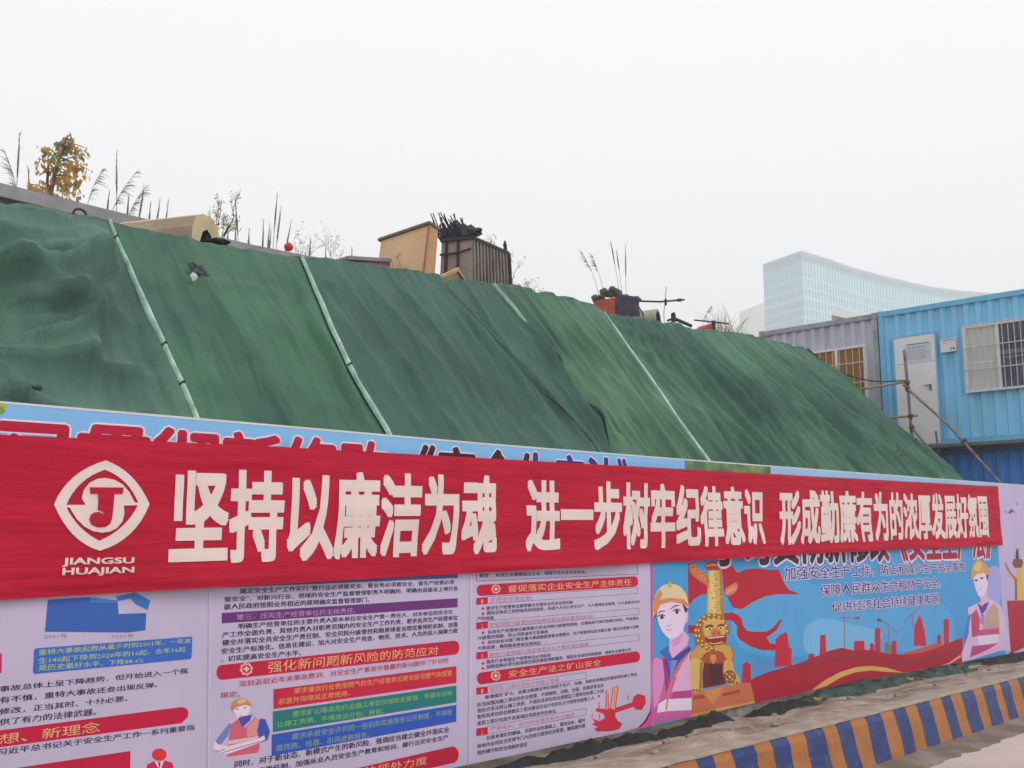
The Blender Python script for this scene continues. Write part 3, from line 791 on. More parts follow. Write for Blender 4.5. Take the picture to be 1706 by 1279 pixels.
# -- right column of the white sheet
a = Art(); a.frame(793.6, 945, 967.8, 1061.6, 937, 956, (95, 70, 120), 2)
for q in ((812, 994, 1005.4, 1062, 978.7, 988.5), (812, 1034, 1046.3, 1063.5, 1013.2, 1023), (812, 1084, 1096, 1064.4, 1056.6, 1066.6), (812, 1143.2, 1154.5, 976, 1119.6, 1130), (812, 1210, 1222.6, 976.2, 1179.6, 1190.5)):
    a.frame(*q, (120, 90, 130), 2, .7)
a.done('ruled_frames', ps)
heading((793.6, 973.8, 992.6, 1063, 959.8, 977.4), '督促落实企业安全生产主体责任', (846, 975, 987, 1051, 964, 975), (825.8, 980.9, 7.6), .004)
heading((794, 1120, 1140, 1066, 1084.6, 1103), '安全生产法之矿山安全', (847, 1117, 1129.3, 1000.8, 1097.8, 1108.5), (825.4, 1125.5, 8))
a = Art(); sq = [('1', (793, 996, 1007.5, 812, 994.5, 1006)), ('2', (793, 1037, 1048.5, 812, 1034.5, 1046)), ('3', (793, 1086.5, 1098.5, 812, 1084.5, 1096.3)), ('1', (793, 1145.4, 1157.2, 812, 1143.5, 1155)), ('2', (793, 1213.5, 1226, 812, 1211, 1223.5))]
for st, q in sq: a.quad(*q, RED, 3)
p_ = a.done('number_boxes', ps)
a = Art()
for st, q in sq: a.text(st, 801, q[1] + 2.4, q[2] - 2.4, 804.5, q[1] + 2.2, q[2] - 2.6, (205, 140, 150), 4)
a.done('numerals', p_, True)
a = Art(); SM = (66, 54, 88); b_ = .03
a.text('典型”，有效打击震慑违法企业，保障守法企业合法权益。', 798, 955.6, 962.6, 976, 949.2, 955.3, SM, 2, b_)
for st, q in (
    ('要求生产经营单位都要健全并落实全员安全责任制', (810, 1010, 1016.6, 953.5, 1000.3, 1005.7)),
    ('调动全体员工的积极性和创造性，形成人人关心安全生产、人人重视安全隐患、人人监督安全生', (810, 1018, 1024.8, 1066, 999.6, 1004.5)),
    ('产的局面', (794.5, 1027.5, 1034, 822, 1026, 1032)),
    ('各类生产经营单位都要建立安全风险分级管控机制，定期组织开展风险辨识评估，严格落实', (812, 1050, 1056.6, 1063.5, 1027, 1032.2)),
    ('分级管控措施，防止风险演变引发事故', (795.5, 1059.8, 1066.2, 912.6, 1049, 1055)),
    ('及时向有关部门报告重大事故隐患排查治理情况，生产经营单位应当建立部门联合治理重大问题', (812, 1067, 1073.7, 1063.5, 1041, 1046.4)),
    ('方案监督，确保隐患排查治理到位', (795.5, 1076.8, 1083, 900, 1067.7, 1074)),
    ('高危行业领域生产经营单位必须投保', (810, 1099, 1106, 917, 1088.5, 1094)),
    ('保险机构必须为投保单位提供事故预防服务，帮助企业查找风险隐患，提高安全管理水平。', (810, 1107.5, 1114.7, 1052.6, 1079, 1084.4)),
    ('新增规定“矿山、金属冶炼建设项目和用于生产、存储、装卸危险物品的建设项目施工单位', (808, 1158, 1164.8, 1060.7, 1120, 1125.6)),
    ('应当加强对施工项目的安全管理，不得倒卖、出租、出借、挂靠或者以其', (794.5, 1170.5, 1178, 1005.3, 1137.8, 1144.6)),
    ('他形式非法转让施工资质，不得将其承包的全部建设工程转包给第三人或', (794.5, 1180.5, 1188, 1005.3, 1147, 1153.8)),
    ('者将其承包的全部建设工程支解以后以分包的名义分别转包给第三人，', (794.5, 1190.5, 1198, 991.7, 1159, 1165.6)),
    ('或将工程分包给不具备相应资质条件的单位。', (794.5, 1201.5, 1209, 928, 1180.6, 1187.4)),
    ('在原来规定的爆破、吊装作业的基础上，增加动火、临时', (810, 1225.8, 1233, 974.4, 1196, 1202.8)),
    ('用电作业时应当安排专门人员进行现场安全管理，确保操作规', (794.5, 1239.8, 1247.2, 974.4, 1204.8, 1212)),
    ('程的遵守和安全措施的落实', (794.5, 1250.6, 1257.6, 878, 1236, 1243))):
    a.text(st, *q, SM, 2, b_)
a.done('body_text', ps)
a = Art(); PT = (176, 110, 130)
for st, q in (('全员安全责任制', (815.4, 995.6, 1003.8, 884.5, 992.5, 1000.2)), ('安全风险分级管控和隐患排查治理双重预防机制', (814.5, 1037, 1045.2, 987, 1023.4, 1030.2)),
              ('高危行业领域引用实施安全生产责任保险制度', (814.5, 1087, 1095.6, 980, 1070, 1077.2)), ('规范矿山建设项目外包施工管理', (815.4, 1145, 1152.2, 931, 1128.8, 1135.6)), ('严格用火、临时用电等危险作业要求', (817, 1211, 1218.4, 957, 1187, 1194))):
    a.text(st, *q, PT, 2, .006)
a.done('subheading_text', ps)
a = Art()
for x, y in ((804.2, 1013.6), (804.2, 1022.3), (804.2, 1054), (804.2, 1070.8), (804.2, 1104.9), (804.2, 1113.2)): a.ell(x, y, 2.3, 2.3, RED, 2, 10)
a.done('bullet_dots', ps)
gz = zr_(780, 1080, 1090, 1279, 1706)
a = Art(gz); FR = (190, 44, 66)
a.poly([(1175, 545), (1250, 555), (1345, 545), (1500, 495), (1515, 440), (1560, 415), (1620, 435), (1628, 500), (1590, 565), (1535, 560), (1510, 535), (1350, 590), (1345, 620), (1370, 665), (1412, 690), (1380, 740), (1300, 760), (1180, 762), (1150, 740), (1185, 720), (1130, 695), (1160, 680), (1135, 640), (1200, 665), (1250, 640), (1240, 600), (1165, 575)], FR, 2)
for x0, y0, x1, y1 in ((1262, 560, 1262, 380), (1285, 560, 1280, 400), (1300, 560, 1325, 355), (1345, 560, 1372, 350), (1196, 560, 1198, 490), (1130, 640, 1138, 600), (1465, 470, 1462, 430), (1200, 650, 1198, 600)): a.line([(x0, y0), (x1, y1)], 9, (200, 70, 70), 3)
a.poly([(1255, 560), (1260, 375), (1285, 360), (1280, 560)], (205, 150, 120), 2); a.poly([(1320, 560), (1335, 350), (1375, 335), (1350, 560)], (205, 140, 110), 2)
a.ell(1195, 437, 10, 14, FR, 2)
a.done('fist_drawing', ps)

# ================================================================== MIDDLE POSTER: workers, column and lion on blue
XB1 = onY(1665, 950, FYP).x
pw = empty('worker_poster', (12, 4.998, 0), 'blue poster with two printed site workers, red hills and a golden lion', 'poster')
mb = MB(); sheet_strip(mb, XW + .004, XB1, zfb, lambda x: zft(x) - .03, FYP - .002)
mb.build('sheet', pc(68, 142, 196), pw)
mb = MB(); xh2 = onY(1283, 776, FYP).x
sheet_strip(mb, XH + .003, xh2, lambda x: 1.8, lambda x: zft(x) - .0085, FYP - .0026, mi=0)
mb.build('hedge_strip', mat('printed_hedge', rgb(58, 92, 66, KP), .5, col2=rgb(120, 150, 82, KP), vscale=2.2), pw)
mb = MB(); sheet_strip(mb, xh2 + .003, XB1, lambda x: 1.8, lambda x: zft(x) - .0085, FYP - .0026)
mb.build('top_strip', pc(140, 178, 218), pw)
bz = zr_(1070, 900, 1390, 1200, 1364); rz = zr_(1380, 780, 1706, 1180, 1042); nz_ = zr_(1380, 890, 1706, 1120, 1706)
# lighter printed sky
a = Art(); a.poly([(1235, 985), (1300, 955), (1400, 990), (1500, 1010), (1560, 1000), (1590, 1040), (1570, 1078), (1400, 1090), (1260, 1090), (1220, 1050)], (82, 152, 202), 1, True)
a.poly([(1340, 1050), (1370, 1030), (1420, 1040), (1470, 1055), (1440, 1085), (1350, 1090)], (108, 168, 208), 1, True)
a.poly([(1640, 955), (1664, 945), (1667, 1000), (1650, 1010)], (150, 150, 205), 2, True)
a.done('printed_clouds', pw)
# red city, cranes, hills and ribbon
a = Art(bz); CR = (178, 42, 62)
a.poly([(940, 900), (945, 700), (962, 690), (968, 672), (1005, 660), (1012, 648), (1030, 662), (1040, 755), (1060, 768), (1060, 890)], CR, 2)
a.poly([(705, 1010), (712, 880), (738, 862), (768, 880), (770, 1010)], CR, 2); a.poly([(1255, 870), (1262, 672), (1300, 668), (1308, 870)], CR, 2); a.poly([(1175, 880), (1180, 805), (1215, 802), (1225, 880)], CR, 2)
for k in range(5): a.line([(800, 860 + 18 * k), (945, 850 + 18 * k)], 5, (110, 120, 170), 2)
a.z = rz
for q in ((135, 918, 192, 985), (220, 930, 243, 980), (246, 850, 277, 985), (300, 925, 318, 990), (335, 918, 362, 995), (578, 885, 600, 945), (612, 802, 642, 945)):
    a.poly([(q[0], q[1] + 8), (q[0] + 6, q[1]), (q[2] - 4, q[1]), (q[2], q[1] + 10), (q[2], q[3]), (q[0], q[3])], CR, 2)
a.poly([(452, 945), (458, 835), (474, 800), (486, 776), (498, 812), (512, 870), (522, 945)], CR, 2)
a.poly([(300, 935), (335, 940), (335, 990), (300, 990)], (110, 120, 110), 2)
a.done('printed_city', pw)
a = Art(rz); CN = (140, 92, 122)
for pts in ([(82, 765), (86, 955)], [(62, 795), (160, 798)], [(320, 830), (322, 960)], [(262, 800), (330, 840), (372, 880)], [(400, 825), (450, 772), (490, 735)], [(445, 775), (452, 850)], [(745, 735), (785, 738)]): a.line(pts, 5, CN, 3)
a.poly([(140, 792), (164, 790), (164, 804), (140, 805)], CR, 4); a.poly([(258, 796), (285, 806), (280, 818), (258, 812)], (90, 80, 130), 4)
a.done('printed_cranes', pw)
a = Art(rz)
xl_ = -205
a.poly([(-450, 1145), (-390, 1112), (-316, 1083), (-166, 1040), (-60, 1000), (0, 972), (70, 955), (130, 968), (200, 965), (330, 988), (395, 992), (520, 962), (600, 945), (715, 900), (715, 1040), (560, 1092), (400, 1126), (100, 1182), (0, 1207), (-180, 1246), (-450, 1300)], (160, 34, 54), 3)
a.poly([(395, 985), (470, 965), (560, 935), (610, 940), (520, 975), (440, 990)], (186, 80, 66), 4, True)
a.poly([(-200, 1075), (-90, 1030), (60, 1000), (200, 1000), (330, 1020), (180, 1018), (30, 1030), (-100, 1062)], (140, 44, 56), 4, True)
a.poly([(250, 1030), (420, 1020), (600, 985), (700, 950), (700, 975), (560, 1020), (400, 1050)], (142, 44, 54), 4, True)
a.done('printed_hills', pw)
a = Art(rz); a.poly([(-90, 1180), (-20, 1128), (60, 1085), (150, 1058), (230, 1052), (310, 1062), (400, 1090), (400, 1094), (310, 1084), (225, 1076), (140, 1086), (60, 1116), (-10, 1158), (-75, 1192)], (196, 160, 88), 5)
a.line([(590, 1064), (640, 1040), (705, 998)], [2, 8, 10], (200, 168, 140), 5); a.done('gold_ribbon', pw)
# red flags
a = Art(bz); FL = (168, 34, 52)
a.poly([(322, 160), (365, 160), (400, 250), (470, 330), (470, 380), (420, 385), (375, 410), (345, 445), (325, 455)], FL, 2)
a.poly([(560, 170), (600, 172), (640, 182), (665, 222), (682, 228), (740, 204), (800, 198), (880, 206), (970, 210), (1008, 308), (1040, 350), (1110, 378), (1105, 384), (960, 382), (870, 398), (780, 440), (720, 482), (690, 488), (645, 478), (620, 440), (575, 350)], FL, 2)
a.poly([(575, 515), (640, 512), (680, 530), (705, 560), (714, 605), (740, 640), (780, 650), (880, 648), (925, 620), (980, 558), (992, 566), (950, 640), (880, 690), (905, 730), (945, 735), (942, 782), (850, 780), (760, 750), (690, 705), (668, 670), (672, 610), (640, 572), (585, 565)], FL, 3)
a.poly([(325, 600), (380, 605), (380, 660), (325, 660)], FL, 2)
a.done('red_flags', pw)
# column and lion
GD = (196, 158, 84); GL = (206, 180, 112); GDK = (160, 100, 52)
a = Art(bz)
a.poly([(345, 1080), (560, 1035), (765, 1008), (785, 1080), (797, 1152), (560, 1205), (345, 1257)], (182, 104, 74), 4)
a.poly([(345, 1235), (560, 1185), (797, 1140), (797, 1155), (560, 1208), (345, 1258)], (190, 142, 84), 5)
a.poly([(430, 1068), (580, 1040), (540, 1110), (500, 1165), (460, 1120)], (192, 126, 80), 5); a.poly([(360, 1105), (430, 1095), (450, 1120), (360, 1130)], (150, 70, 62), 5); a.poly([(570, 1085), (690, 1060), (690, 1080), (565, 1110)], (146, 72, 62), 5)
a.poly([(466, 212), (560, 206), (568, 380), (580, 580), (452, 580), (460, 380)], (190, 158, 86), 4)
a.poly([(478, 214), (515, 211), (518, 575), (470, 575)], (202, 178, 112), 5); a.poly([(545, 210), (560, 208), (580, 575), (556, 575)], (158, 116, 58), 5)
for k in range(46):
    yy = 222 + k * 7.4; xx = 474 + rnd.random() * 78; a.line([(xx, yy), (xx + 9, yy + rnd.uniform(-5, 5)), (xx + 17, yy + 3)], 4, (150, 112, 60) if k % 3 else (212, 190, 130), 6)
a.poly([(448, 165), (470, 148), (530, 145), (558, 160), (562, 188), (545, 212), (470, 215), (445, 195)], (166, 60, 54), 5); a.line([(452, 182), (500, 172), (558, 180)], 12, (196, 146, 110), 6)
a.poly([(328, 190), (350, 165), (385, 178), (398, 215), (420, 205), (440, 232), (470, 268), (472, 330), (440, 308), (400, 285), (350, 240)], (180, 112, 72), 4, True)
for k in range(9): a.line([(345 + k * 13, 195 + k * 10), (362 + k * 12, 190 + k * 12), (366 + k * 12, 212 + k * 11)], 6, (212, 164, 112) if k % 2 else (140, 74, 50), 5)
a.poly([(590, 345), (615, 325), (660, 302), (678, 328), (655, 372), (610, 392), (592, 380)], (190, 118, 88), 4, True)
for k in range(4): a.line([(600 + k * 16, 378 - k * 8), (612 + k * 16, 350 - k * 6)], 6, (214, 160, 120), 5)
a.done('printed_column', pw)
LB = (186, 146, 78)
a = Art(bz)
a.poly([(372, 690), (378, 610), (405, 560), (450, 525), (520, 520), (575, 545), (598, 600), (600, 740), (640, 775), (648, 850), (600, 885), (420, 885), (342, 850), (338, 805), (372, 760)], (156, 104, 52), 6, True)
a.poly([(400, 745), (500, 735), (600, 745), (634, 790), (632, 845), (580, 830), (500, 800), (420, 835), (352, 845), (350, 800)], LB, 7, True)
a.poly([(345, 840), (430, 865), (420, 960), (425, 1052), (385, 1075), (352, 1070), (340, 950)], (200, 166, 96), 7, True); a.poly([(408, 860), (430, 866), (420, 960), (424, 1050), (400, 1060)], (156, 108, 58), 8)
a.poly([(580, 860), (632, 850), (650, 920), (690, 985), (680, 1015), (610, 1025), (575, 960)], (190, 152, 88), 7, True)
a.poly([(428, 870), (580, 870), (590, 1020), (430, 1050)], (104, 40, 46), 6); a.poly([(470, 880), (560, 880), (570, 1010), (480, 1030)], (78, 40, 46), 7)
a.poly([(432, 812), (500, 782), (572, 802), (575, 866), (440, 868)], (158, 74, 50), 8, True); a.poly([(482, 812), (520, 812), (524, 850), (500, 880), (480, 850)], (200, 128, 84), 9)
for ring, cnt, rr in ((1.0, 15, 17), (.80, 12, 15)):
    for k in range(cnt):
        t = R(88 + k * (290 / cnt)); cx_, cy_ = 490 + 112 * ring * math.cos(t), 650 + 118 * ring * math.sin(t)
        a.ell(cx_, cy_, rr, rr * 1.05, (128, 78, 40), 7, 10); a.ell(cx_ - 3, cy_ - 3, rr * .62, rr * .62, (204, 166, 92), 8, 8)
a.poly([(432, 590), (470, 562), (545, 560), (582, 595), (584, 665), (560, 690), (480, 700), (436, 670)], (196, 158, 92), 9, True)
a.poly([(440, 612), (480, 596), (505, 612), (470, 626)], (120, 66, 40), 10, True); a.poly([(525, 610), (560, 590), (585, 602), (560, 620)], (120, 66, 40), 10, True)
a.ell(474, 628, 17, 12, (214, 190, 130), 11, 10); a.ell(556, 620, 17, 12, (214, 190, 130), 11, 10); a.ell(476, 630, 8, 8, (50, 28, 30), 12, 8); a.ell(554, 622, 8, 8, (50, 28, 30), 12, 8)
a.poly([(488, 640), (520, 622), (548, 640), (556, 668), (520, 680), (484, 670)], (186, 112, 72), 11, True); a.ell(505, 662, 7, 6, (90, 40, 36), 12, 8); a.ell(538, 658, 7, 6, (90, 40, 36), 12, 8)
a.poly([(448, 690), (500, 680), (588, 672), (590, 715), (560, 738), (490, 745), (455, 725)], (140, 38, 42), 10, True)
a.line([(462, 694), (500, 690), (580, 682)], 8, (216, 196, 160), 11); a.line([(470, 728), (510, 734), (570, 722)], 7, (206, 180, 140), 11)
a.ell(618, 968, 44, 46, (112, 68, 42), 8)
for k in range(8): a.ell(618 + 28 * math.cos(k * .785), 968 + 28 * math.sin(k * .785), 9, 9, (196, 156, 86) if k % 2 else (156, 108, 58), 9, 8)
a.ell(618, 968, 12, 12, (196, 156, 86), 9, 8)
for cx_ in (362, 382, 404): a.ell(cx_, 1064, 8, 9, (120, 76, 40), 9, 8)
for cx_ in (620, 645, 668): a.ell(cx_, 1012, 8, 8, (120, 76, 40), 9, 8)
a.done('printed_lion', pw)
# large worker at left
a = Art(bz); a.poly([(60, 840), (140, 828), (185, 770), (330, 752), (347, 790), (347, 1258), (60, 1300)], (186, 92, 150), 5)
wk = a.done('printed_worker', pw)
a = Art(bz)
a.poly([(300, 830), (346, 790), (347, 1068), (205, 1075), (250, 950)], (206, 160, 196), 6); a.poly([(75, 860), (140, 855), (158, 940), (130, 1090), (80, 1180)], (200, 130, 185), 6, True)
a.poly([(140, 835), (160, 850), (185, 1020), (168, 1090)], (150, 52, 120), 6)
a.poly([(215, 1075), (347, 1062), (347, 1110), (200, 1125)], (176, 62, 128), 7)
a.poly([(112, 1160), (165, 1128), (347, 1120), (347, 1205), (180, 1212), (102, 1224)], (208, 200, 214), 7)
a.line([(338, 782), (258, 900), (212, 985), (188, 1060), (166, 1205)], 11, (204, 112, 88), 8); a.line([(346, 790), (290, 880), (235, 970)], 8, (212, 170, 150), 7)
a.done('vest', wk, True)
a = Art(bz); a.poly([(155, 845), (185, 800), (205, 840), (330, 752), (346, 775), (262, 860), (215, 940), (192, 1010)], (58, 70, 148), 8); a.poly([(180, 850), (250, 850), (218, 930), (196, 1000)], (112, 130, 196), 9); a.line([(194, 850), (190, 1000)], 7, (48, 60, 140), 10)
a.poly([(120, 790), (180, 750), (205, 835), (172, 850)], (66, 96, 172), 8)
a.done('shirt', wk, True)
a = Art(bz); a.poly([(188, 690), (292, 640), (330, 690), (315, 745), (215, 838), (188, 790)], (206, 160, 198), 9)
a.poly([(98, 470), (110, 440), (200, 428), (285, 440), (308, 480), (312, 540), (300, 590), (285, 640), (250, 682), (205, 700), (170, 684), (128, 628), (106, 560)], (210, 192, 218), 10, True)
a.poly([(290, 640), (265, 670), (225, 698), (210, 702), (215, 760), (262, 730)], (192, 142, 186), 10)
a.poly([(296, 505), (318, 495), (322, 560), (300, 590)], (205, 165, 200), 9, True)
fc = a.done('face', wk, True)
DK = (66, 42, 70)
for nm, cx, cy in (('eye', 131, 545), ('eye', 238, 507)):
    a = Art(bz); a.ell(cx, cy, 25, 14, (212, 205, 220), 11); a.ell(cx + 4, cy, 13, 15, (78, 52, 66), 12); a.line([(cx - 26, cy - 4), (cx - 8, cy - 17), (cx + 14, cy - 18), (cx + 28, cy - 6)], 7, DK, 13)
    a.line([(cx - 28, cy - 28), (cx, cy - 42), (cx + 26, cy - 44)] if cx < 200 else [(cx - 42, cy - 18), (cx - 10, cy - 42), (cx + 20, cy - 46)], [4, 9, 7], DK, 11); a.done(nm, wk, True)
a = Art(bz); a.line([(172, 606), (190, 608), (202, 596)], 6, (168, 120, 160), 11); a.line([(165, 632), (188, 636), (208, 630)], 6, (176, 110, 150), 11); a.line([(180, 650), (200, 648)], 4, (190, 150, 190), 11); a.done('nose_and_mouth', wk, True)
a = Art(bz); a.poly([(272, 440), (300, 450), (318, 480), (312, 515), (298, 505), (286, 465)], DK, 11); a.poly([(76, 540), (92, 500), (100, 520), (92, 545)], DK, 11); a.done('hair', wk, True)
a = Art(bz); a.poly([(74, 545), (70, 470), (88, 385), (130, 328), (190, 308), (250, 320), (296, 362), (318, 420), (326, 470), (314, 480), (280, 450), (200, 432), (125, 455), (92, 505)], (204, 186, 148), 12, True)
a.poly([(72, 500), (80, 410), (120, 345), (140, 385), (118, 420), (200, 408), (290, 418), (322, 452), (325, 472), (280, 452), (200, 434), (125, 458), (84, 540)], (196, 132, 84), 13); a.poly([(178, 335), (180, 300), (190, 290), (202, 300), (202, 335)], (190, 160, 84), 14)
a.done('hard_hat', wk, True)
# small worker at right
a = Art(nz_); a.poly([(1215, 640), (1300, 600), (1400, 560), (1500, 620), (1560, 820), (1585, 1010), (1500, 1015), (1250, 1090), (1165, 1110), (1160, 1040), (1225, 860)], (196, 170, 204), 5)
wk2 = a.done('printed_worker', pw)
a = Art(nz_); a.poly([(1380, 660), (1440, 600), (1480, 640), (1490, 830), (1330, 850)], (178, 146, 138), 6); a.poly([(1240, 700), (1290, 650), (1320, 740), (1310, 880), (1250, 900)], (178, 66, 108), 6); a.poly([(1250, 975), (1480, 950), (1380, 1010), (1230, 1075)], (176, 66, 124), 6)
a.poly([(1310, 835), (1485, 815), (1490, 870), (1300, 890)], (180, 80, 120), 7); a.poly([(1300, 885), (1480, 870), (1480, 940), (1310, 965)], (206, 196, 212), 7); a.done('vest', wk2, True)
a = Art(nz_); a.poly([(1295, 600), (1330, 620), (1400, 585), (1370, 660), (1335, 700)], (76, 66, 140), 7); a.poly([(1225, 690), (1240, 700), (1215, 850), (1185, 960), (1180, 880)], (86, 110, 186), 7); a.poly([(1325, 690), (1358, 700), (1350, 790), (1325, 780)], (140, 130, 180), 7); a.done('shirt', wk2, True)
a = Art(nz_); a.poly([(1318, 540), (1380, 500), (1395, 570), (1335, 630)], (204, 164, 196), 8); a.poly([(1262, 380), (1300, 345), (1370, 345), (1388, 400), (1375, 490), (1345, 540), (1312, 540), (1282, 480)], (210, 190, 214), 9, True)
a.ell(1285, 402, 13, 9, DK, 10, 10); a.ell(1336, 382, 13, 9, DK, 10, 10); a.line([(1312, 485), (1335, 480)], 5, (170, 110, 150), 10); a.poly([(1370, 345), (1392, 350), (1388, 410), (1378, 390)], DK, 10); a.done('face', wk2, True)
a = Art(nz_); a.poly([(1238, 400), (1245, 300), (1275, 240), (1310, 222), (1360, 250), (1388, 300), (1398, 362), (1370, 345), (1310, 340), (1265, 375)], (196, 140, 92), 11, True); a.poly([(1262, 290), (1290, 248), (1330, 245), (1320, 310), (1275, 320)], (186, 178, 110), 12, True); a.poly([(1290, 225), (1300, 200), (1315, 222)], (200, 170, 100), 11); a.done('hard_hat', wk2, True)
# lettering
a = Art(); H2 = (1186, 871, 942, 1650, 866, 929)
a.text('学习贯彻新修改《安全生产法》', *H2, (206, 192, 214), 13, off=.09, res=2); ho = a.done('lettering_outline', pw)
a = Art(); a.text('学习贯彻新修改《安全生产法》', *H2, (60, 42, 52), 14, off=.04, res=2); rd = a.ink((150, 36, 62)); dx_ = onY(1475, 920, FYP).x
a.mb.m = [rd if a.mb.v[f[0]][0] > dx_ else 0 for f in a.mb.f]; a.done('headline_lettering', pw)
a = Art(); b2 = Art()
for st, q in (('加强安全生产工作，防止和减少生产安全事故', (1306, 943.5, 967.3, 1607, 936, 952)), ('保障人民群众生命和财产安全，', (1365, 974, 994.2, 1566, 961, 979.2)), ('促进经济社会持续健康发展', (1385, 1003.5, 1020, 1563.5, 987, 1005.4))):
    a.text(st, *q, (196, 188, 216), 15, off=.07); b2.text(st, *q, NAVY, 16, off=.012)
lo = a.done('slogan_outline', pw); b2.done('slogan_lettering', pw)

# ================================================================== RIGHT POSTER
pp = empty('column_poster', (18, 4.998, 0), 'pale lilac poster at the far right with a printed golden column over red', 'poster')
mb = MB(); sheet_strip(mb, XB1 + .004, FX1 - .05, zfb, lambda x: zft(x) - .0085, FYP - .002); mb.build('sheet', pc(172, 162, 196), pp)
a = Art(nz_); a.poly([(1556, 578), (1900, 572), (1900, 900), (1590, 1040)], (160, 36, 58), 2); a.done('red_field', pp)
a = Art(nz_); a.poly([(1640, 300), (1690, 290), (1708, 560), (1660, 578), (1640, 578)], (196, 160, 84), 3); a.poly([(1602, 250), (1612, 215), (1690, 215), (1695, 260), (1680, 290), (1620, 292)], (112, 72, 62), 4); a.poly([(1630, 215), (1632, 160), (1640, 118), (1654, 130), (1662, 215)], (76, 52, 66), 5)
a.poly([(1535, 245), (1580, 330), (1640, 380), (1640, 430), (1580, 360), (1545, 300)], (190, 140, 88), 3); a.line([(1540, 250), (1580, 330), (1635, 390)], 8, (100, 70, 60), 4); a.poly([(1625, 395), (1642, 380), (1645, 575), (1625, 575)], (120, 90, 60), 4); a.done('printed_column', pp)
a = Art(rz); a.poly([(955, 235), (975, 215), (1000, 238), (980, 232), (965, 243)], (150, 40, 90), 2); a.ell(942, 232, 3, 8, (140, 60, 100), 2, 8); a.ell(1004, 190, 3, 10, (130, 60, 90), 2, 8); a.done('printed_birds', pp)

# ================================================================== RED BANNER
BT = [onY(px, py, 4.95) for px, py in ((-260, 702), (0, 724), (430, 742), (1060, 777), (1640, 809), (1663, 809.5))]
BB = [onY(px, py, 4.95) for px, py in ((-260, 1018), (0, 1000), (340, 979.5), (770, 956), (1085, 938), (1385, 921), (1669, 908.5))]
BT = [(p.x, p.z) for p in BT]; BB = [(p.x, p.z) for p in BB]
BX0, BX1 = -1.5, (BT[-1][0] + BB[-1][0]) / 2
BT.insert(0, (BX0, BT[0][1])); BB.insert(0, (BX0, BB[0][1]))
def bw(x, z):                                        # stillness of the cloth: long billows and a few pulled creases
    zb, zt = interp(BB, x), interp(BT, x); v = (z - zb) / (zt - zb)
    d = .022 * noise.noise(Vector((x * .8, z * 1.2, 3))) + .007 * noise.noise(Vector((x * .7, z * 6.5, 5))) + .006 * noise.noise(Vector((x * 3.2, z * 3.0, 7)))
    d += .016 * (1 - v) ** 3 * math.sin(x * 2.3 + 2 * noise.noise(Vector((x * .7, 0, 0))))
    for k, (vc, am) in enumerate(((.95, .014), (.88, .010), (.06, .018), (.14, .012), (.55, .002))):
        vv = vc + .04 * noise.noise(Vector((x * .6, k * 3, 1)))
        d += am * math.exp(-((v - vv) / .025) ** 2) * (.4 + .9 * noise.noise(Vector((x * .8, k, 8))))
    return 4.955 - max(-.03, d) 
def banner_material():
    m = mat('red_banner_cloth', rgb(174, 29, 54, 1.22), .7, var=.14, vscale=1.2, bump=.8, bscale=2.6, spec=.1, stretch=(1, 1, 6))
    return m
M_ban = banner_material(); M_blet = mat('banner_white_print', rgb(214, 196, 192, 1.28), .65, var=.05, vscale=2, spec=.2)
bn = empty('banner', (8, 4.95, 1.4), 'long red cloth banner with big white Chinese slogan and round company emblem', 'banner')
mb = MB(); nx, nz2 = 520, 40
for i in range(nx + 1):
    x = lerp(BX0, BX1, i / nx); zb, zt = interp(BB, x), interp(BT, x)
    for j in range(nz2 + 1):
        z = lerp(zb, zt, j / nz2); mb.v.append((x, bw(x, z), z))
for i in range(nx):
    for j in range(nz2):
        q = i * (nz2 + 1) + j; mb.f.append((q, q + nz2 + 1, q + nz2 + 2, q + 1)); mb.m.append(0)
mb.build('cloth', M_ban, bn, smoothed=True)
def on_banner(polys3, name):
    """print flat outlines on the cloth: cut them fine enough to follow its waves"""
    bm = bmesh.new()
    for ly, (vs, fs) in enumerate(polys3):
        bv = [bm.verts.new((p[0], -ly * .00012, p[1])) for p in vs]
        for f in fs:
            try: bm.faces.new([bv[i] for i in f])
            except ValueError: pass
    bm.verts.ensure_lookup_table()
    xs_ = [v.co.x for v in bm.verts]; zs_ = [v.co.z for v in bm.verts]
    for lo, hi, no, st in ((min(xs_), max(xs_), (1, 0, 0), .09), (min(zs_), max(zs_), (0, 0, 1), .035)):
        c = lo + st
        while c < hi:
            bmesh.ops.bisect_plane(bm, geom=bm.verts[:] + bm.edges[:] + bm.faces[:], plane_co=(c * no[0], 0, c * no[2]), plane_no=no); c += st
    mb = MB(); bm.verts.index_update()
    mb.v = [(v.co.x, bw(v.co.x, v.co.z) - .004 + v.co.y, v.co.z) for v in bm.verts]
    for f in bm.faces:
        ix = [v.index for v in f.verts]; a_, b_, c_ = (f.verts[k].co for k in range(3))
        mb.f.append(tuple(ix) if f.normal.y < 0 else tuple(ix[::-1])); mb.m.append(0)
    bm.free()
    return mb.build(name, M_blet, bn)
def bpt(px, py): p = onY(px, py, 4.95); return (p.x, p.z)
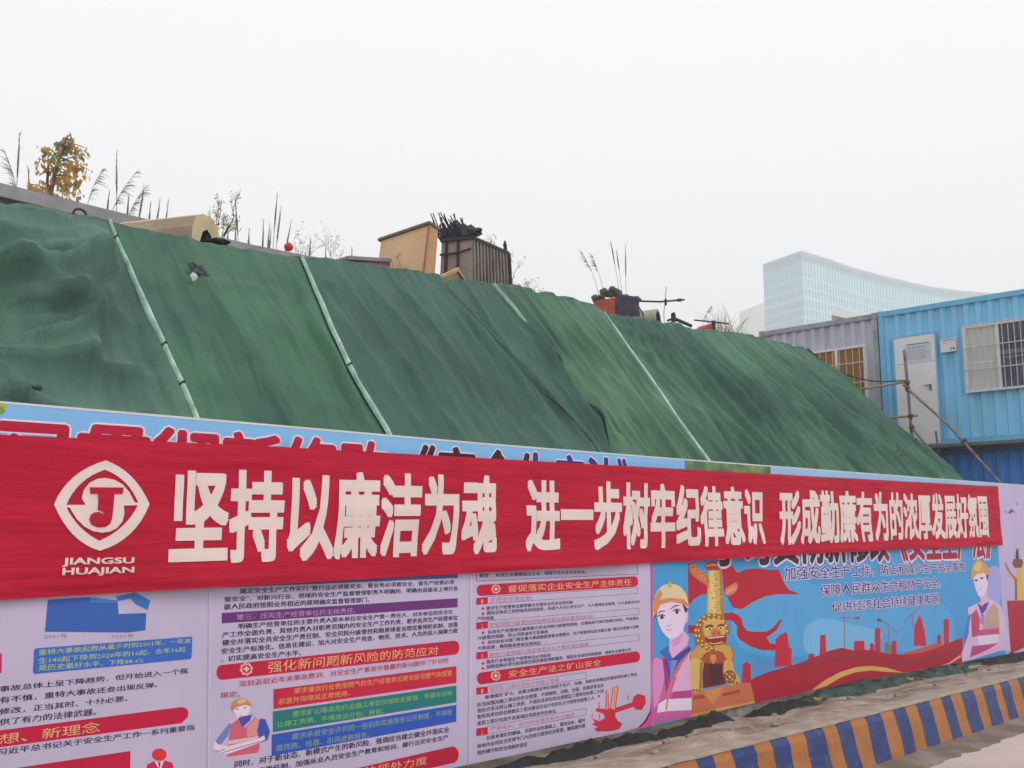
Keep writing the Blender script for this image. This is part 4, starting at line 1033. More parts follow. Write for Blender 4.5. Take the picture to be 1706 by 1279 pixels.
def btext(st, xl, yt, yb, xr, yt2, yb2, off):
    vs, fs, asp = glyphs(st, 3)
    a, b, c, d = bpt(xl, yt), bpt(xl, yb), bpt(xr, yt2), bpt(xr, yb2); x0, x1 = (a[0] + b[0]) / 2, (c[0] + d[0]) / 2
    ux, uy = off / asp[0], off / asp[1]
    x0 += (x1 - x0) * ux; x1 -= (x1 - x0) * ux
    return [([(lerp(x0, x1, u + kx * ux), lerp(lerp(b[1], d[1], u), lerp(a[1], c[1], u), (v + ky * uy) / (1 + 2 * uy) + uy)) for u, v in vs], fs) for kx, ky in ((-1, -1), (-.4, -1), (.4, -1), (1, -1), (-1, 0), (1, 0), (-1, 1), (-.4, 1), (.4, 1), (1, 1), (0, 0))]
on_banner(btext('坚持以廉洁为魂', 283, 779, 943, 829, 792, 923, .032), 'slogan_lettering')
on_banner(btext('进一步树牢纪律意识', 877, 795, 921, 1273, 813, 907, .032), 'slogan_lettering')
on_banner(btext('形成勤廉有为的浓厚发展好氛围', 1299, 815, 909, 1647, 824, 895, .032), 'slogan_lettering')
lz = zr_(0, 660, 430, 1000, 1618)
def arcs(pts, k=8):                                  # corner, mid, corner, mid ...: each side one smooth bow
    out = []; n = len(pts)
    for i in range(0, n, 2):
        p0, pm, p2 = pts[i], pts[i + 1], pts[(i + 2) % n]; c = tuple(2 * m - .5 * (a + b) for m, a, b in zip(pm, p0, p2))
        for j in range(k):
            t = j / k; out.append(tuple((1 - t) ** 2 * a + 2 * t * (1 - t) * b + t * t * d for a, b, d in zip(p0, c, p2)))
    return out
def bpoly(pts): 
    q = [bpt(*lz(x, y)) for x, y in pts]; q3 = [Vector((p[0], 0, p[1])) for p in q]; return (q, flat(q3))
OUT = arcs([(664, 402), (822, 500), (940, 675), (815, 865), (628, 968), (463, 868), (343, 678), (465, 505)]); INN = arcs([(660, 460), (785, 540), (872, 672), (770, 812), (626, 906), (502, 815), (417, 688), (512, 545)])
ring_v = [bpt(*lz(*p)) for p in OUT + INN]; nn_ = len(OUT); ring_f = [(i, (i + 1) % nn_, nn_ + (i + 1) % nn_, nn_ + i) for i in range(nn_)]
disc = [(540, 680), (517, 640), (528, 588), (565, 540), (612, 517), (662, 511), (720, 524), (770, 552), (812, 600), (846, 664), (872, 667), (872, 683), (778, 685), (781, 735), (768, 785), (735, 826), (690, 848), (640, 855), (585, 845), (530, 815), (485, 770), (455, 722), (442, 697), (418, 697), (418, 681)]
TJ = [(562, 570), (775, 572), (769, 613), (718, 613), (712, 690), (703, 765), (690, 800), (660, 820), (612, 822), (575, 805), (560, 775), (568, 745), (590, 728), (622, 724), (655, 742), (640, 722), (612, 712), (618, 660), (614, 613), (570, 612)]
on_banner([(ring_v, ring_f), bpoly(disc)], 'emblem')
# the red T-J inside the emblem is cloth colour on top of the white print
tv, tf = bpoly(TJ)
bmv = MB(); bm = bmesh.new(); bv = [bm.verts.new((p[0], 0, p[1])) for p in tv]
for f in tf: bm.faces.new([bv[i] for i in f])
for lo, hi, no, st in ((min(p[0] for p in tv), max(p[0] for p in tv), (1, 0, 0), .05), (min(p[1] for p in tv), max(p[1] for p in tv), (0, 0, 1), .035)):
    c = lo + st
    while c < hi: bmesh.ops.bisect_plane(bm, geom=bm.verts[:] + bm.edges[:] + bm.faces[:], plane_co=(c * no[0], 0, c * no[2]), plane_no=no); c += st
bm.verts.index_update(); bmv.v = [(v.co.x, bw(v.co.x, v.co.z) - .0065, v.co.z) for v in bm.verts]
for f in bm.faces: ix = tuple(v.index for v in f.verts); bmv.f.append(ix if f.normal.y < 0 else ix[::-1]); bmv.m.append(0)
bm.free(); bmv.build('emblem_letter', M_ban, bn)
on_banner(btext('JIANGSU', 105, 929, 944.5, 224, 928.3, 941.2, .028) + btext('HUAJIAN', 104.5, 945.8, 962, 223.3, 944, 956.8, .028), 'company_lettering')

# ================================================================== RUBBLE AND LITTER ALONG THE HOARDING
M_scrap = mat('net_scrap_cloth', (.022, .050, .040), .75, col2=(.055, .11, .085), vscale=9, bump=.6, bscale=25)
M_scrap2 = mat('shade_black_net_cloth', (.018, .022, .022), .8, var=.4, vscale=9, bump=.6, bscale=25)  # net bits, coloured blacker to deepen the shaded gap under the hoarding
M_stone = mat('grey_stone', (.32, .26, .21), .9, var=.35, vscale=12, bump=.6, bscale=30)
def crumple(x, y, L, wd, ht, seed, m, label, grp='net scraps under the hoarding'):
    mb = MB(); nx, ny = 26, 10
    for i in range(nx + 1):
        for j in range(ny + 1):
            u, v = i / nx - .5, j / ny - .5
            xx = x + u * L * (1 + .2 * noise.noise(Vector((v * 3, seed, 0)))); yy = y + v * wd * (1 + .5 * noise.noise(Vector((u * 4, seed, 5)))) + .06 * noise.noise(Vector((u * 5, seed, 9)))
            e = max(0, 1 - (2 * u) ** 4) * max(0, 1 - (2 * v) ** 2)
            h = ht * e * (.55 + .75 * noise.noise(Vector((u * 7 * L, v * 4, seed)))) + .02 * noise.noise(Vector((u * 20 * L, v * 9, seed))) * e
            mb.v.append((xx, yy, zverge(xx, yy) + max(-.01, h) - .008 + .012 * e))
    for i in range(nx):
        for j in range(ny):
            a = i * (ny + 1) + j; mb.f.append((a, a + ny + 1, a + ny + 2, a + 1)); mb.m.append(0)
    return tag(mb.build('net_scrap', m, smoothed=True, origin=(x, y, zverge(x, y))), label, 'net scrap', grp)
for i, (px, py, L, wd, ht, m, lab) in enumerate((
    (800, 1282, 1.5, .22, .07, M_scrap2, 'black net scrap under the left poster, lowest in the picture'),
    (960, 1245, 1.3, .25, .08, M_scrap2, 'black net scrap below the printed red fist'),
    (1080, 1222, 1.0, .24, .09, M_scrap2, 'black net scrap under the rounded pink corner of the white poster'),
    (1165, 1203, .9, .22, .09, M_scrap2, 'black net scrap lying left of the concrete footing under the worker poster'),
    (1290, 1176, 1.3, .24, .08, M_scrap2, 'black net scrap just right of the concrete footing'),
    (1390, 1158, 1.7, .42, .10, M_scrap, 'dark green net scrap bunched under the gold printed ribbon'),
    (1470, 1137, 1.7, .36, .10, M_scrap, 'dark green net scrap bunched under the middle of the red hills'),
    (1570, 1113, 2.0, .34, .10, M_scrap, 'dark green net scrap under the small printed worker at right'),
    (1675, 1090, 2.2, .34, .10, M_scrap2, 'black net scrap under the far right poster'))):
    p = onY(px, py, 4.93); crumple(p.x, 4.90, L, wd, ht, 3.3 * i + 1, m, lab)
# fist-size stones: each one a thing
sr = random.Random(21)
for i in range(26):
    x = 5.6 + 9.5 * sr.random() ** 1.2; y = sr.uniform(3.85, 4.75); r = sr.uniform(.010, .030)
    mb = MB(); z = zverge(x, y); mb.blob((x, y, z + r * .35), (r * sr.uniform(.9, 1.6), r, r * .7), seed=i, sub=2, rough=.5)
    tag(mb.build('stone', M_stone, smoothed=False, origin=(x, y, z)), 'small rough stone on the dirt strip behind the striped kerb', 'stone', 'stones on the dirt strip')
M_yleaf = mat('yellow_litter', (.42, .30, .10), .7, var=.2, vscale=20)
for (px, py), lab in (((1368, 1161), 'crumpled yellow leaf by the dark green net scrap, the nearer one'), ((1522, 1133), 'crumpled pale yellow leaf lying farther along the dark green net scraps')):
    p = onY(px, py, 4.66); z = zverge(p.x, p.y) + .03; mb = MB()
    for k in range(5):
        a0 = k * 1.2; mb.add([(p.x, p.y, z + .02), (p.x + .06 * math.cos(a0), p.y + .06 * math.sin(a0), z + .01 * k), (p.x + .085 * math.cos(a0 + .5), p.y + .085 * math.sin(a0 + .5), z + .03), (p.x + .05 * math.cos(a0 + 1), p.y + .05 * math.sin(a0 + 1), z)], [(0, 1, 2, 3)])
    tag(mb.build('dry_leaf', M_yleaf, origin=(p.x, p.y, z)), lab, 'leaf', 'yellow leaves on the dirt strip')

# ================================================================== THINGS ON TOP OF THE HEAP
# long grey parapet behind the ridge
YW = 11.0
wt = [(-500, 232), (0, 305), (230, 362), (330, 387), (420, 408), (500, 424), (578, 438)]
W = [onY(px, py, YW) for px, py in wt]
M_par = mat('weathered_parapet', (.15, .145, .165), .9, var=.3, vscale=2.2, bump=.5, bscale=12, stretch=(.5, 1, 4))
M_par2 = mat('coping_and_top_highlight', (.27, .26, .28), .9, var=.25, vscale=2.5, bump=.4, bscale=15)  # paler than the wall face: the parapet's top highlight is in this colour
wl = empty('parapet_wall', (W[1].x, YW, 4.4), 'long dark grey concrete parapet wall behind the ridge at left', 'wall')
mb = MB(); cp = MB(); st = MB()
for a, b in zip(W, W[1:]):
    mb.hexa([(a.x, YW, 4.2), (b.x, YW, 4.2), (b.x, YW + .3, 4.2), (a.x, YW + .3, 4.2), (a.x, YW, a.z - .16), (b.x, YW, b.z - .16), (b.x, YW + .3, b.z - .16), (a.x, YW + .3, a.z - .16)])
    cp.hexa([(a.x, YW - .06, a.z - .158), (b.x, YW - .06, b.z - .158), (b.x, YW + .36, b.z - .158), (a.x, YW + .36, a.z - .158), (a.x, YW - .02, a.z), (b.x, YW - .02, b.z), (b.x, YW + .36, b.z), (a.x, YW + .36, a.z)])
mb.build('wall_face', M_par, wl); cp.build('coping', M_par2, wl)

def on_ridge(px, py, dy=.45):
    """ground point on the plateau seen at this pixel column, dy behind the ridge"""
    p = onslope(px, py); y = p.y + dy; q = onY(px, py, y); return Vector((q.x, y, zplat(q.x, y)))
# precast trough lying on the ridge
M_pre = mat('yellowed_concrete', (.62, .51, .30), .85, var=.22, vscale=3, bump=.4, bscale=14); M_pres = mat('brown_concrete_side', (.36, .27, .20), .9, var=.3, vscale=2.5, bump=.4, bscale=14)  # second tone: visible side browner and darker than the top
M_black = mat('black_plastic_and_hollow_shade', (.035, .037, .055), .45, var=.3, vscale=8)
tr = empty('concrete_trough', (4.95, 8.9, 4.4), 'tan eight-sided precast concrete trough lying on the ridge at left', 'trough')
TZ = 4.78
A_ = onZ(322, 356, TZ); B_ = onZ(186, 371, TZ)
ax = (Vector((B_.x, B_.y, 0)) - Vector((A_.x, A_.y, 0))); Lx = ax.length; ax.normalize(); side = Vector((-ax.y, ax.x, 0))
if side.x < 0: side = -side
prof = [(-.02, -.50), (.0, -.12), (.05, .0), (.17, .055), (.33, .05), (.44, -.04), (.48, -.16), (.48, -.50)]
mb = MB(); vs = []
for t in (0, Lx):
    k = 1 if t == 0 else .92
    for s_, z_ in prof: vs.append(Vector((A_.x, A_.y, TZ)) + ax * t + side * s_ + Vector((0, 0, z_)))
n = len(prof)
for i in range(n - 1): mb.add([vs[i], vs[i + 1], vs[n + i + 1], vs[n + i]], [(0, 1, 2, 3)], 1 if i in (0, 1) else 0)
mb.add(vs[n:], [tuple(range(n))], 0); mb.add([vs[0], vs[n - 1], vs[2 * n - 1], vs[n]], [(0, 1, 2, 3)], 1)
hole = [(.13, -.5), (.13, -.24), (.17, -.13), (.24, -.09), (.31, -.13), (.36, -.24), (.36, -.5)]
def tp(s_, z_, t): return Vector((A_.x, A_.y, TZ)) + ax * t + side * s_ + Vector((0, 0, z_))
pts = [tp(*p, 0) for p in prof]; hp = [tp(*p, 0) for p in hole]; hb = [tp(*p, .5) for p in hole]
for a, b in (((0, 1), (0, 1)), ((1, 2), (1, 2)), ((2, 3), (2, 3)), ((3, 4), (3, 3)), ((4, 5), (3, 4)), ((5, 6), (4, 5)), ((6, 7), (5, 6))):
    q = [pts[a[0]], pts[a[1]], hp[b[1]], hp[b[0]]]
    if b[0] == b[1]: q = q[:3]
    mb.add(q, [tuple(range(len(q)))], 0)
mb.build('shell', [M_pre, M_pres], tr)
mb = MB()
for i in range(len(hole) - 1): mb.add([hp[i], hp[i + 1], hb[i + 1], hb[i]], [(0, 1, 2, 3)])
mb.add(hb, [tuple(range(len(hb)))]); mb.build('hollow', M_black, tr)  # hollow coloured black for the shade inside the concrete
# black plastic sheet spilling from the trough
mb = MB(); c = onY(357, 399, 9.05)
mb.blob((c.x + .02, c.y, c.z - .05), (.15, .12, .06), seed=4, sub=3, rough=1.1); mb.blob((c.x - .10, c.y + .02, c.z + .02), (.07, .06, .06), seed=9, sub=3, rough=.9)
tag(mb.build('black_sheet', M_black, origin=c), 'crumpled black plastic sheet spilling from the end of the concrete trough', 'plastic sheet')
# white plastic and green roll at far left
M_wpl = mat('white_plastic', (.62, .62, .66), .5, var=.15, vscale=8)
mb = MB(); c = onY(38, 352, 8.75); mb.blob((c.x, c.y, c.z), (.11, .07, .03), seed=2, sub=3, rough=.9); mb.tube([c + Vector((.05, -.03, -.01)), c + Vector((.08, -.05, -.06)), c + Vector((.09, -.07, -.12))], [.02, .015, .01], 6)
tag(mb.build('plastic_scrap', M_wpl, smoothed=True, origin=c), 'torn white plastic scrap on the ridge at far left', 'plastic scrap')
mb = MB(); a = onY(45, 357, 8.72); b = onY(100, 362, 8.75); mb.tube([a, a.lerp(b, .5) + Vector((0, 0, .02)), b], [.05, .06, .03], 10)
tag(mb.build('net_roll', M_net, smoothed=True, origin=a), 'small green roll of spare net lying on the ridge beside the white plastic', 'net roll')
mb = MB(); c = onY(133, 357, 8.85)
mb.tube([c + Vector((.06 * math.cos(t * .5), 0, .05 * math.sin(t * .5))) for t in range(13)], .012, 6)
tag(mb.build('wire_loop', M_black, origin=c), 'dark loop of wire standing on the ridge left of the concrete trough', 'wire')
# litter on the second net
p = onslope(322, 457); nrm = Vector((0, -.8, .6)); p = p + nrm * .08
mb = MB(); q_ = random.Random(4)
for k in range(9): mb.blob(p + Vector((q_.gauss(0, .05), 0, q_.gauss(0, .02))) - nrm * .02, (q_.uniform(.015, .045), .014, q_.uniform(.012, .03)), seed=k, sub=3, rough=1.3)
tag(mb.build('torn_rag', mat('dark_rag', (.045, .055, .065), .8, col2=(.16, .18, .19), vscale=14), smoothed=True, origin=p), 'dark crumpled rag caught on the second green net', 'rag')
p = onslope(317, 470) + nrm * .075; mb = MB(); mb.blob(p, (.034, .008, .03), seed=3, sub=3, rough=1.0)
tag(mb.build('paper_scrap', M_wpl, origin=p), 'tiny pale paper scrap just below the dark rag on the second net', 'paper scrap')
p = onslope(1490, 757) + nrm * .05; mb = MB(); mb.blob(p, (.30, .06, .07), seed=6, sub=3, rough=.7)
tag(mb.build('torn_rag', mat('grey_rag', (.07, .09, .10), .8, col2=(.12, .14, .14), vscale=10), smoothed=True, origin=p), 'grey rag lying low on the last net near the scaffold', 'rag')
p = onslope(58, 655) + nrm * .06; mb = MB(); mb.blob(p, (.035, .02, .02), seed=3, sub=2, rough=.8); mb.blob(p + Vector((-.05, 0, -.0)), (.02, .02, .015), seed=1, sub=2)
tag(mb.build('torn_rag', M_scrap, origin=p), 'tiny dark green rag low on the first net at far left', 'rag')
# red ball
c = onY(481, 411, 10.0); mb = MB(); mb.blob(c, (.055, .055, .055), sub=3, rough=.05)
tag(mb.build('ball', mat('red_rubber', (.72, .03, .06), .45, var=.1), smoothed=True, origin=c), 'small bright red ball on the ridge in front of the parapet', 'ball')
# low brick wall by the plywood box
M_brick = bpy.data.materials.new('brickwork'); M_brick.use_nodes = True; n_ = M_brick.node_tree
bt = n_.nodes.new('ShaderNodeTexBrick'); bt.inputs['Color1'].default_value = (.27, .13, .12, 1); bt.inputs['Color2'].default_value = (.20, .10, .095, 1); bt.inputs['Mortar'].default_value = (.28, .24, .22, 1)
bt.inputs['Scale'].default_value = 1; bt.inputs['Brick Width'].default_value = .24; bt.inputs['Row Height'].default_value = .065; bt.inputs['Mortar Size'].default_value = .008
tcb = n_.nodes.new('ShaderNodeTexCoord'); mpb = n_.nodes.new('ShaderNodeMapping'); mpb.inputs['Rotation'].default_value = (R(90), 0, 0); n_.links.new(tcb.outputs['Object'], mpb.inputs['Vector']); n_.links.new(mpb.outputs['Vector'], bt.inputs['Vector'])
n_.links.new(bt.outputs['Color'], n_.nodes['Principled BSDF'].inputs['Base Color']); n_.nodes['Principled BSDF'].inputs['Roughness'].default_value = .9
a = onY(588, 429, 10.3); b = onY(650, 431, 10.3)
bw_ = empty('brick_wall', (a.x, 10.3, a.z - .4), 'low red brick wall stub with grey coping left of the plywood box', 'wall')
mb = MB(); mb.hexa([(a.x, 10.3, a.z - .6), (b.x, 10.3, a.z - .6), (b.x, 10.54, a.z - .6), (a.x, 10.54, a.z - .6), (a.x, 10.3, a.z - .05), (b.x, 10.3, b.z - .05), (b.x, 10.54, b.z - .05), (a.x, 10.54, a.z - .05)]); mb.build('brickwork', M_brick, bw_)
mb = MB(); mb.hexa([(a.x - .1, 10.27, a.z - .049), (b.x, 10.27, b.z - .049), (b.x, 10.57, b.z - .049), (a.x - .1, 10.57, a.z - .049), (a.x - .1, 10.27, a.z), (b.x, 10.27, b.z), (b.x, 10.57, b.z), (a.x - .1, 10.57, a.z)]); mb.build('coping', M_par2, bw_)
mb = MB(); c0 = onY(577, 431, 10.32); mb.box((c0.x, 10.32, c0.z - .6), (a.x - .003, 10.5, a.z - .052)); mb.build('end_pier', M_par2, bw_)
# plywood box
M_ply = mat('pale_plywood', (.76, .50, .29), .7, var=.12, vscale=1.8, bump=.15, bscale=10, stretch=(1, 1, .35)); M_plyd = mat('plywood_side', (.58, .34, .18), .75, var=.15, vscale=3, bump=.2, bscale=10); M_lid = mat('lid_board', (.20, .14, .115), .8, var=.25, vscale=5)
ZB = 5.82
c_t = onZ(716, 374, ZB - .02); l_t = onZ(635, 401, ZB - .03); r_t = onZ(730, 383, ZB - .03)
def at_depth(px, py, ref):                             # same distance from the camera as a known point
    d = Vector(ray(px, py)); k = math.hypot(ref.x, ref.y) / math.hypot(d.x, d.y); return Vector((d.x * k, d.y * k, H + d.z * k))
c_b = at_depth(705, 470, c_t); l_b = at_depth(627, 462, l_t); r_b = at_depth(723, 474, r_t)
bk_t = l_t + r_t - c_t; bk_b = l_b + r_b - c_b
pb = empty('plywood_box', (c_b.x, c_b.y, c_b.z), 'tall pale plywood box with dark lid standing tilted on the ridge', 'box')
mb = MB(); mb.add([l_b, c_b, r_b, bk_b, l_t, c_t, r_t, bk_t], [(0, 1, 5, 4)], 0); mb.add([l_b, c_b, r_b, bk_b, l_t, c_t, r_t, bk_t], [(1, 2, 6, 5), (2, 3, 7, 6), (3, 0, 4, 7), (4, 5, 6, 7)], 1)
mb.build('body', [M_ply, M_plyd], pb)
ex = (c_t - l_t).normalized(); ey = (r_t - c_t).normalized(); up = Vector((0, 0, 1))
P = [l_t - ex * .05 - ey * .035, c_t + ex * .02 - ey * .035, r_t + ex * .02 + ey * .03, bk_t - ex * .05 + ey * .03]
mb = MB(); mb.hexa([p + up * .004 for p in P] + [p + up * .038 for p in P]); mb.build('lid', M_lid, pb)
mb = MB(); mb.beam(c_t - ex * .012 - ey * .006 - up * .01, c_b - ex * .012 - ey * .006, .03, .014, up=ey); mb.build('corner_batten', mat('batten_wood', (.40, .20, .11), .8, var=.2, vscale=6), pb)
mb = MB(); m_ = l_t.lerp(c_t, .45) * .52 + l_b.lerp(c_b, .45) * .48; mb.blob(m_ - ey * .005 + up * .03, (.03, .012, .02), seed=2, sub=2, rough=.6); mb.blob(m_ - ey * .005 - ex * .05 - up * .005, (.025, .012, .03), seed=5, sub=2, rough=.6)
mb.build('torn_paper', mat('buff_paper', (.66, .52, .32), .8), pb)
# steel skip with ribs
M_sk = mat('rusty_steel', (.27, .235, .21), .85, col2=(.16, .14, .135), vscale=4, bump=.4, bscale=20, stretch=(2.5, 2.5, .7)); M_skl = mat('pinkish_plate', (.38, .29, .29), .85, col2=(.27, .235, .20), vscale=2.5, bump=.3, bscale=15); M_dk = mat('dark_steel', (.04, .038, .045), .7, var=.3, vscale=9)
ZS = 5.90
k_c = onZ(786, 396, ZS); k_l = onZ(736, 401, ZS); k_r = onZ(845, 422, ZS)
kc_b = at_depth(788, 492, k_c); kl_b = at_depth(732, 484, k_l); kr_b = at_depth(849, 500, k_r)
kb_t = k_l + k_r - k_c; kb_b = kl_b + kr_b - kc_b
skp = empty('steel_skip', (kc_b.x, kc_b.y, kc_b.z), 'rusty dark steel skip with vertical ribs right of the plywood box', 'skip')
mb = MB(); vv = [kl_b, kc_b, kr_b, kb_b, k_l, k_c, k_r, kb_t]
mb.add(vv, [(0, 1, 5, 4)], 0); mb.add(vv, [(1, 2, 6, 5), (2, 3, 7, 6), (3, 0, 4, 7)], 1)
fl_ = [p + Vector((0, 0, -.12)) for p in (k_l, k_c, k_r, kb_t)]; mb.add(fl_, [(0, 1, 2, 3)], 1); mb.build('shell', [M_skl, M_sk], skp)
nR = ((k_r - k_c).cross(Vector((0, 0, 1)))).normalized(); nL = ((k_c - k_l).cross(Vector((0, 0, 1)))).normalized()
for k in range(11):
    t = (k + .3) / 11; a = k_c.lerp(k_r, t) + nR * .012; b = kc_b.lerp(kr_b, t) + nR * .012; mb = MB(); mb.beam(a - up * .02, b, .035, .03, up=nR); mb.build('rib', M_sk, skp)
for t in (.18, .56):
    mb = MB(); mb.beam(k_l.lerp(k_c, t) + nL * .012, kl_b.lerp(kc_b, t) + nL * .012, .035, .03, up=nL); mb.build('rib', M_dk, skp)
mb = MB(); mb.tube([k_l.lerp(kl_b, .30) + nL * .04, (k_l.lerp(kl_b, .30) + k_c.lerp(kc_b, .22)) / 2 + nL * .045 - up * .015, k_c.lerp(kc_b, .20) + nL * .04], .016, 6); mb.build('side_bar', M_dk, skp)
mb = MB(); mb.beam(k_c + nR * .01, k_r + nR * .01, .05, .05); mb.beam(k_l + nL * .01, k_c + nL * .01, .05, .05); mb.build('rim', M_dk, skp)
mb = MB(); q = k_c.lerp(k_r, .93); mb.tube([q, q + Vector((-.02, 0, .12)), q + Vector((.02, .02, .18)), q + Vector((.06, .03, .12)), q + Vector((.06, .03, 0))], .016, 6); mb.build('lifting_loop', M_dk, skp)
mb = MB(); mb.tube([k_r + nR * .03, kr_b + nR * .03], .03, 6); mb.build('corner_post', M_dk, skp)
# rebar offcuts piled in the skip
M_reb = mat('dark_rebar', (.045, .042, .06), .75, var=.3, vscale=9)
rb = empty('rebar_bundle', (k_l.x, k_l.y, ZS), 'dark bristling heap of rebar offcuts sticking out of the steel skip', 'rebar')
rr = random.Random(5)
for bx_, by_, nb_, hh, nm in ((749, 399, 75, .34, 'rods'), (772, 396, 95, .34, 'rods')):
    mb = MB(); ref = k_l.lerp(k_r, .3)
    for i in range(nb_):
        px = bx_ + rr.gauss(0, 6.5); o_ = at_depth(px, by_ + 8, ref); tl = hh * rr.uniform(.35, 1.0) * (1 if rr.random() < .8 else 1.5)
        dr = Vector((-.33 + rr.gauss(0, .1), .25 + rr.gauss(0, .1), 1)).normalized(); wv = Vector((rr.gauss(0, .02), rr.gauss(0, .02), 0))
        mb.tube([o_ - dr * .15, o_ + dr * tl * .5 + wv, o_ + dr * tl], .0085, 5)
    mb.build(nm, M_reb, rb)
mb = MB()
for i, (px, py, r) in enumerate(((748, 392, .11), (762, 391, .10), (775, 388, .12), (786, 386, .11), (796, 386, .075))):
    mb.blob(at_depth(px, py, k_l.lerp(k_r, .35)), (r, r, r * .9), seed=i, sub=2, rough=.8)
mb.build('tangled_base', M_reb, rb)
# broken board frame in front of the skip
M_bd = mat('raw_board', (.55, .31, .17), .75, var=.2, vscale=6); pk = on_ridge(745, 468, .25)
fr = empty('board_frame', tuple(pk), 'broken wooden board frame tented on the ridge between box and skip', 'board')
q1 = onY(729, 464, pk.y - .1); q2 = onY(763, 448, pk.y); q3 = onY(772, 465, pk.y + .15); q4 = onY(745, 466, pk.y)
mb = MB(); mb.beam(q1, q2, .05, .04); mb.build('batten', M_bd, fr); mb = MB(); mb.beam(q2 + Vector((0, .03, 0)), q3, .045, .035); mb.build('batten', M_bd, fr)
mb = MB(); mb.add([q1 + Vector((.05, .03, -.03)), q2 + Vector((0, .03, -.02)), q3 + Vector((-.02, .03, -.02)), q4 + Vector((0, .03, -.08))], [(0, 1, 2, 3)]); mb.build('panel', M_ply, fr)
# planks and concrete lumps along the ridge
for px, py, px2, py2, lab in ((870, 487, 893, 492, 'short dark plank on the ridge right of the steel skip'), (932, 503, 958, 501, 'rusty pipe stub on the ridge left of the red brick stack')):
    a = onY(px, py, onslope(px, py).y + .15); b = onY(px2, py2, a.y + .05); mb = MB()
    if 'pipe' in lab: mb.tube([a, b], [.035, .035], 10)
    else: mb.beam(a, b, .12, .05)
    tag(mb.build('pipe_stub' if 'pipe' in lab else 'plank', M_sk if 'pipe' in lab else M_dk, origin=a), lab, 'pipe' if 'pipe' in lab else 'plank')
# red brick stack with dark cloth and rubble on top
M_red = mat('red_brickwork', (.46, .10, .075), .85, var=.3, vscale=5, bump=.4, bscale=14); M_cl = mat('purple_black_cloth', (.055, .045, .085), .8, var=.25, vscale=6, bump=.5, bscale=12); M_rub = mat('grey_rubble', (.10, .10, .095), .9, var=.4, vscale=12, bump=.5, bscale=20)
YR = 9.75
ref_ = onY(1024, 505, YR)
ra = at_depth(989, 501, ref_); rb_ = at_depth(1063, 502, ref_); cmp_ = at_depth(1024, 501, ref_) * .985; ra.z = rb_.z = cmp_.z = ref_.z + .04; rz0 = zplat(ref_.x, YR) - .35
rs = empty('brick_stack', (ra.x, ra.y, rz0), 'square stack of red bricks on the ridge under dark cloth and rubble', 'brick stack')
bk_ = ra + rb_ - cmp_
ZU = lambda p, z: Vector((p.x, p.y, z))
mb = MB(); mb.hexa([ZU(ra, rz0), ZU(cmp_, rz0), ZU(rb_, rz0), ZU(bk_, rz0), ra, cmp_, rb_, bk_]); mb.build('bricks', M_red, rs)
mb = MB(); nf = ((rb_ - cmp_).cross(Vector((0, 0, 1)))).normalized()
for i in range(13):
    for j in range(9):
        p = cmp_.lerp(rb_, .02 + .98 * i / 12); z = lerp(ra.z - .30, ra.z + .03, j / 8); mb.v.append(ZU(p + nf * (.02 + .03 * (.5 + noise.noise(Vector((i * .5, j * .3, 0))))), z + (.03 * math.sin(i * 1.1) if j == 0 else 0)))
for i in range(12):
    for j in range(8): a0 = i * 9 + j; mb.f.append((a0, a0 + 9, a0 + 10, a0 + 1)); mb.m.append(0)
tag(mb.build('dark_cloth', M_cl, smoothed=True, origin=cmp_), 'purple black cloth hanging over the right half of the red brick stack', 'cloth')
for i, (px, py, r, fl2) in enumerate(((993, 498, .075, .9), (1002, 496, .07, .8), (1006, 488, .06, 1.1), (1015, 491, .06, 1), (1021, 486, .075, 1.1), (1027, 488, .06, 1.2), (1031, 491, .05, 1.3), (1040, 496, .09, .7), (1049, 498, .07, .7), (1058, 499, .08, .6))):
    c = at_depth(px, py, ref_) * 1.004; mb = MB(); mb.blob(c, (r * 1.2, r, r * fl2), seed=i + 3, sub=2, rough=.55)
    tag(mb.build('rubble_lump', M_rub, origin=c), 'dark lump of rubble heaped on the red brick stack', 'rubble', 'rubble lumps on the brick stack')
# long steel bar with a coupler, held by the stack
a = onY(1056, 501, YR + .3); b = onY(1100, 502.5, YR + .1); c = onY(1140, 499, YR - .1)
br = empty('steel_bar', tuple(a), 'thin rusty steel bar jutting right from the red brick stack', 'bar')
mb = MB(); mb.tube([a, b, c], .017, 8); mb.build('bar', M_reb, br); mb = MB(); d1 = b.lerp(c, .72); d2 = b.lerp(c, .86); mb.tube([d1, d2], .03, 8); q = b.lerp(c, .22); mb.tube([q + Vector((0, 0, .04)), q - Vector((0, 0, .07))], .022, 8); mb.build('coupler', M_dk, br)
a = onY(1110, 478, YR); b = onY(1106, 520, YR + .1); mb = MB(); mb.tube([a, a.lerp(b, .5) + Vector((.01, 0, 0)), b, Vector((b.x, b.y, zplat(b.x, b.y) - .1))], .006, 5); tag(mb.build('wire_rod', M_reb, origin=a), 'thin upright wire rod crossing the steel bar above the concrete pipe', 'wire')
a = onY(1062, 508, YR + .1); b = onY(1071, 522, YR - .2); mb = MB(); mb.tube([a, b, b + Vector((.02, 0, -.2))], .014, 6); tag(mb.build('steel_prop', M_reb, origin=a), 'short leaning steel prop against the right side of the red brick stack', 'prop')
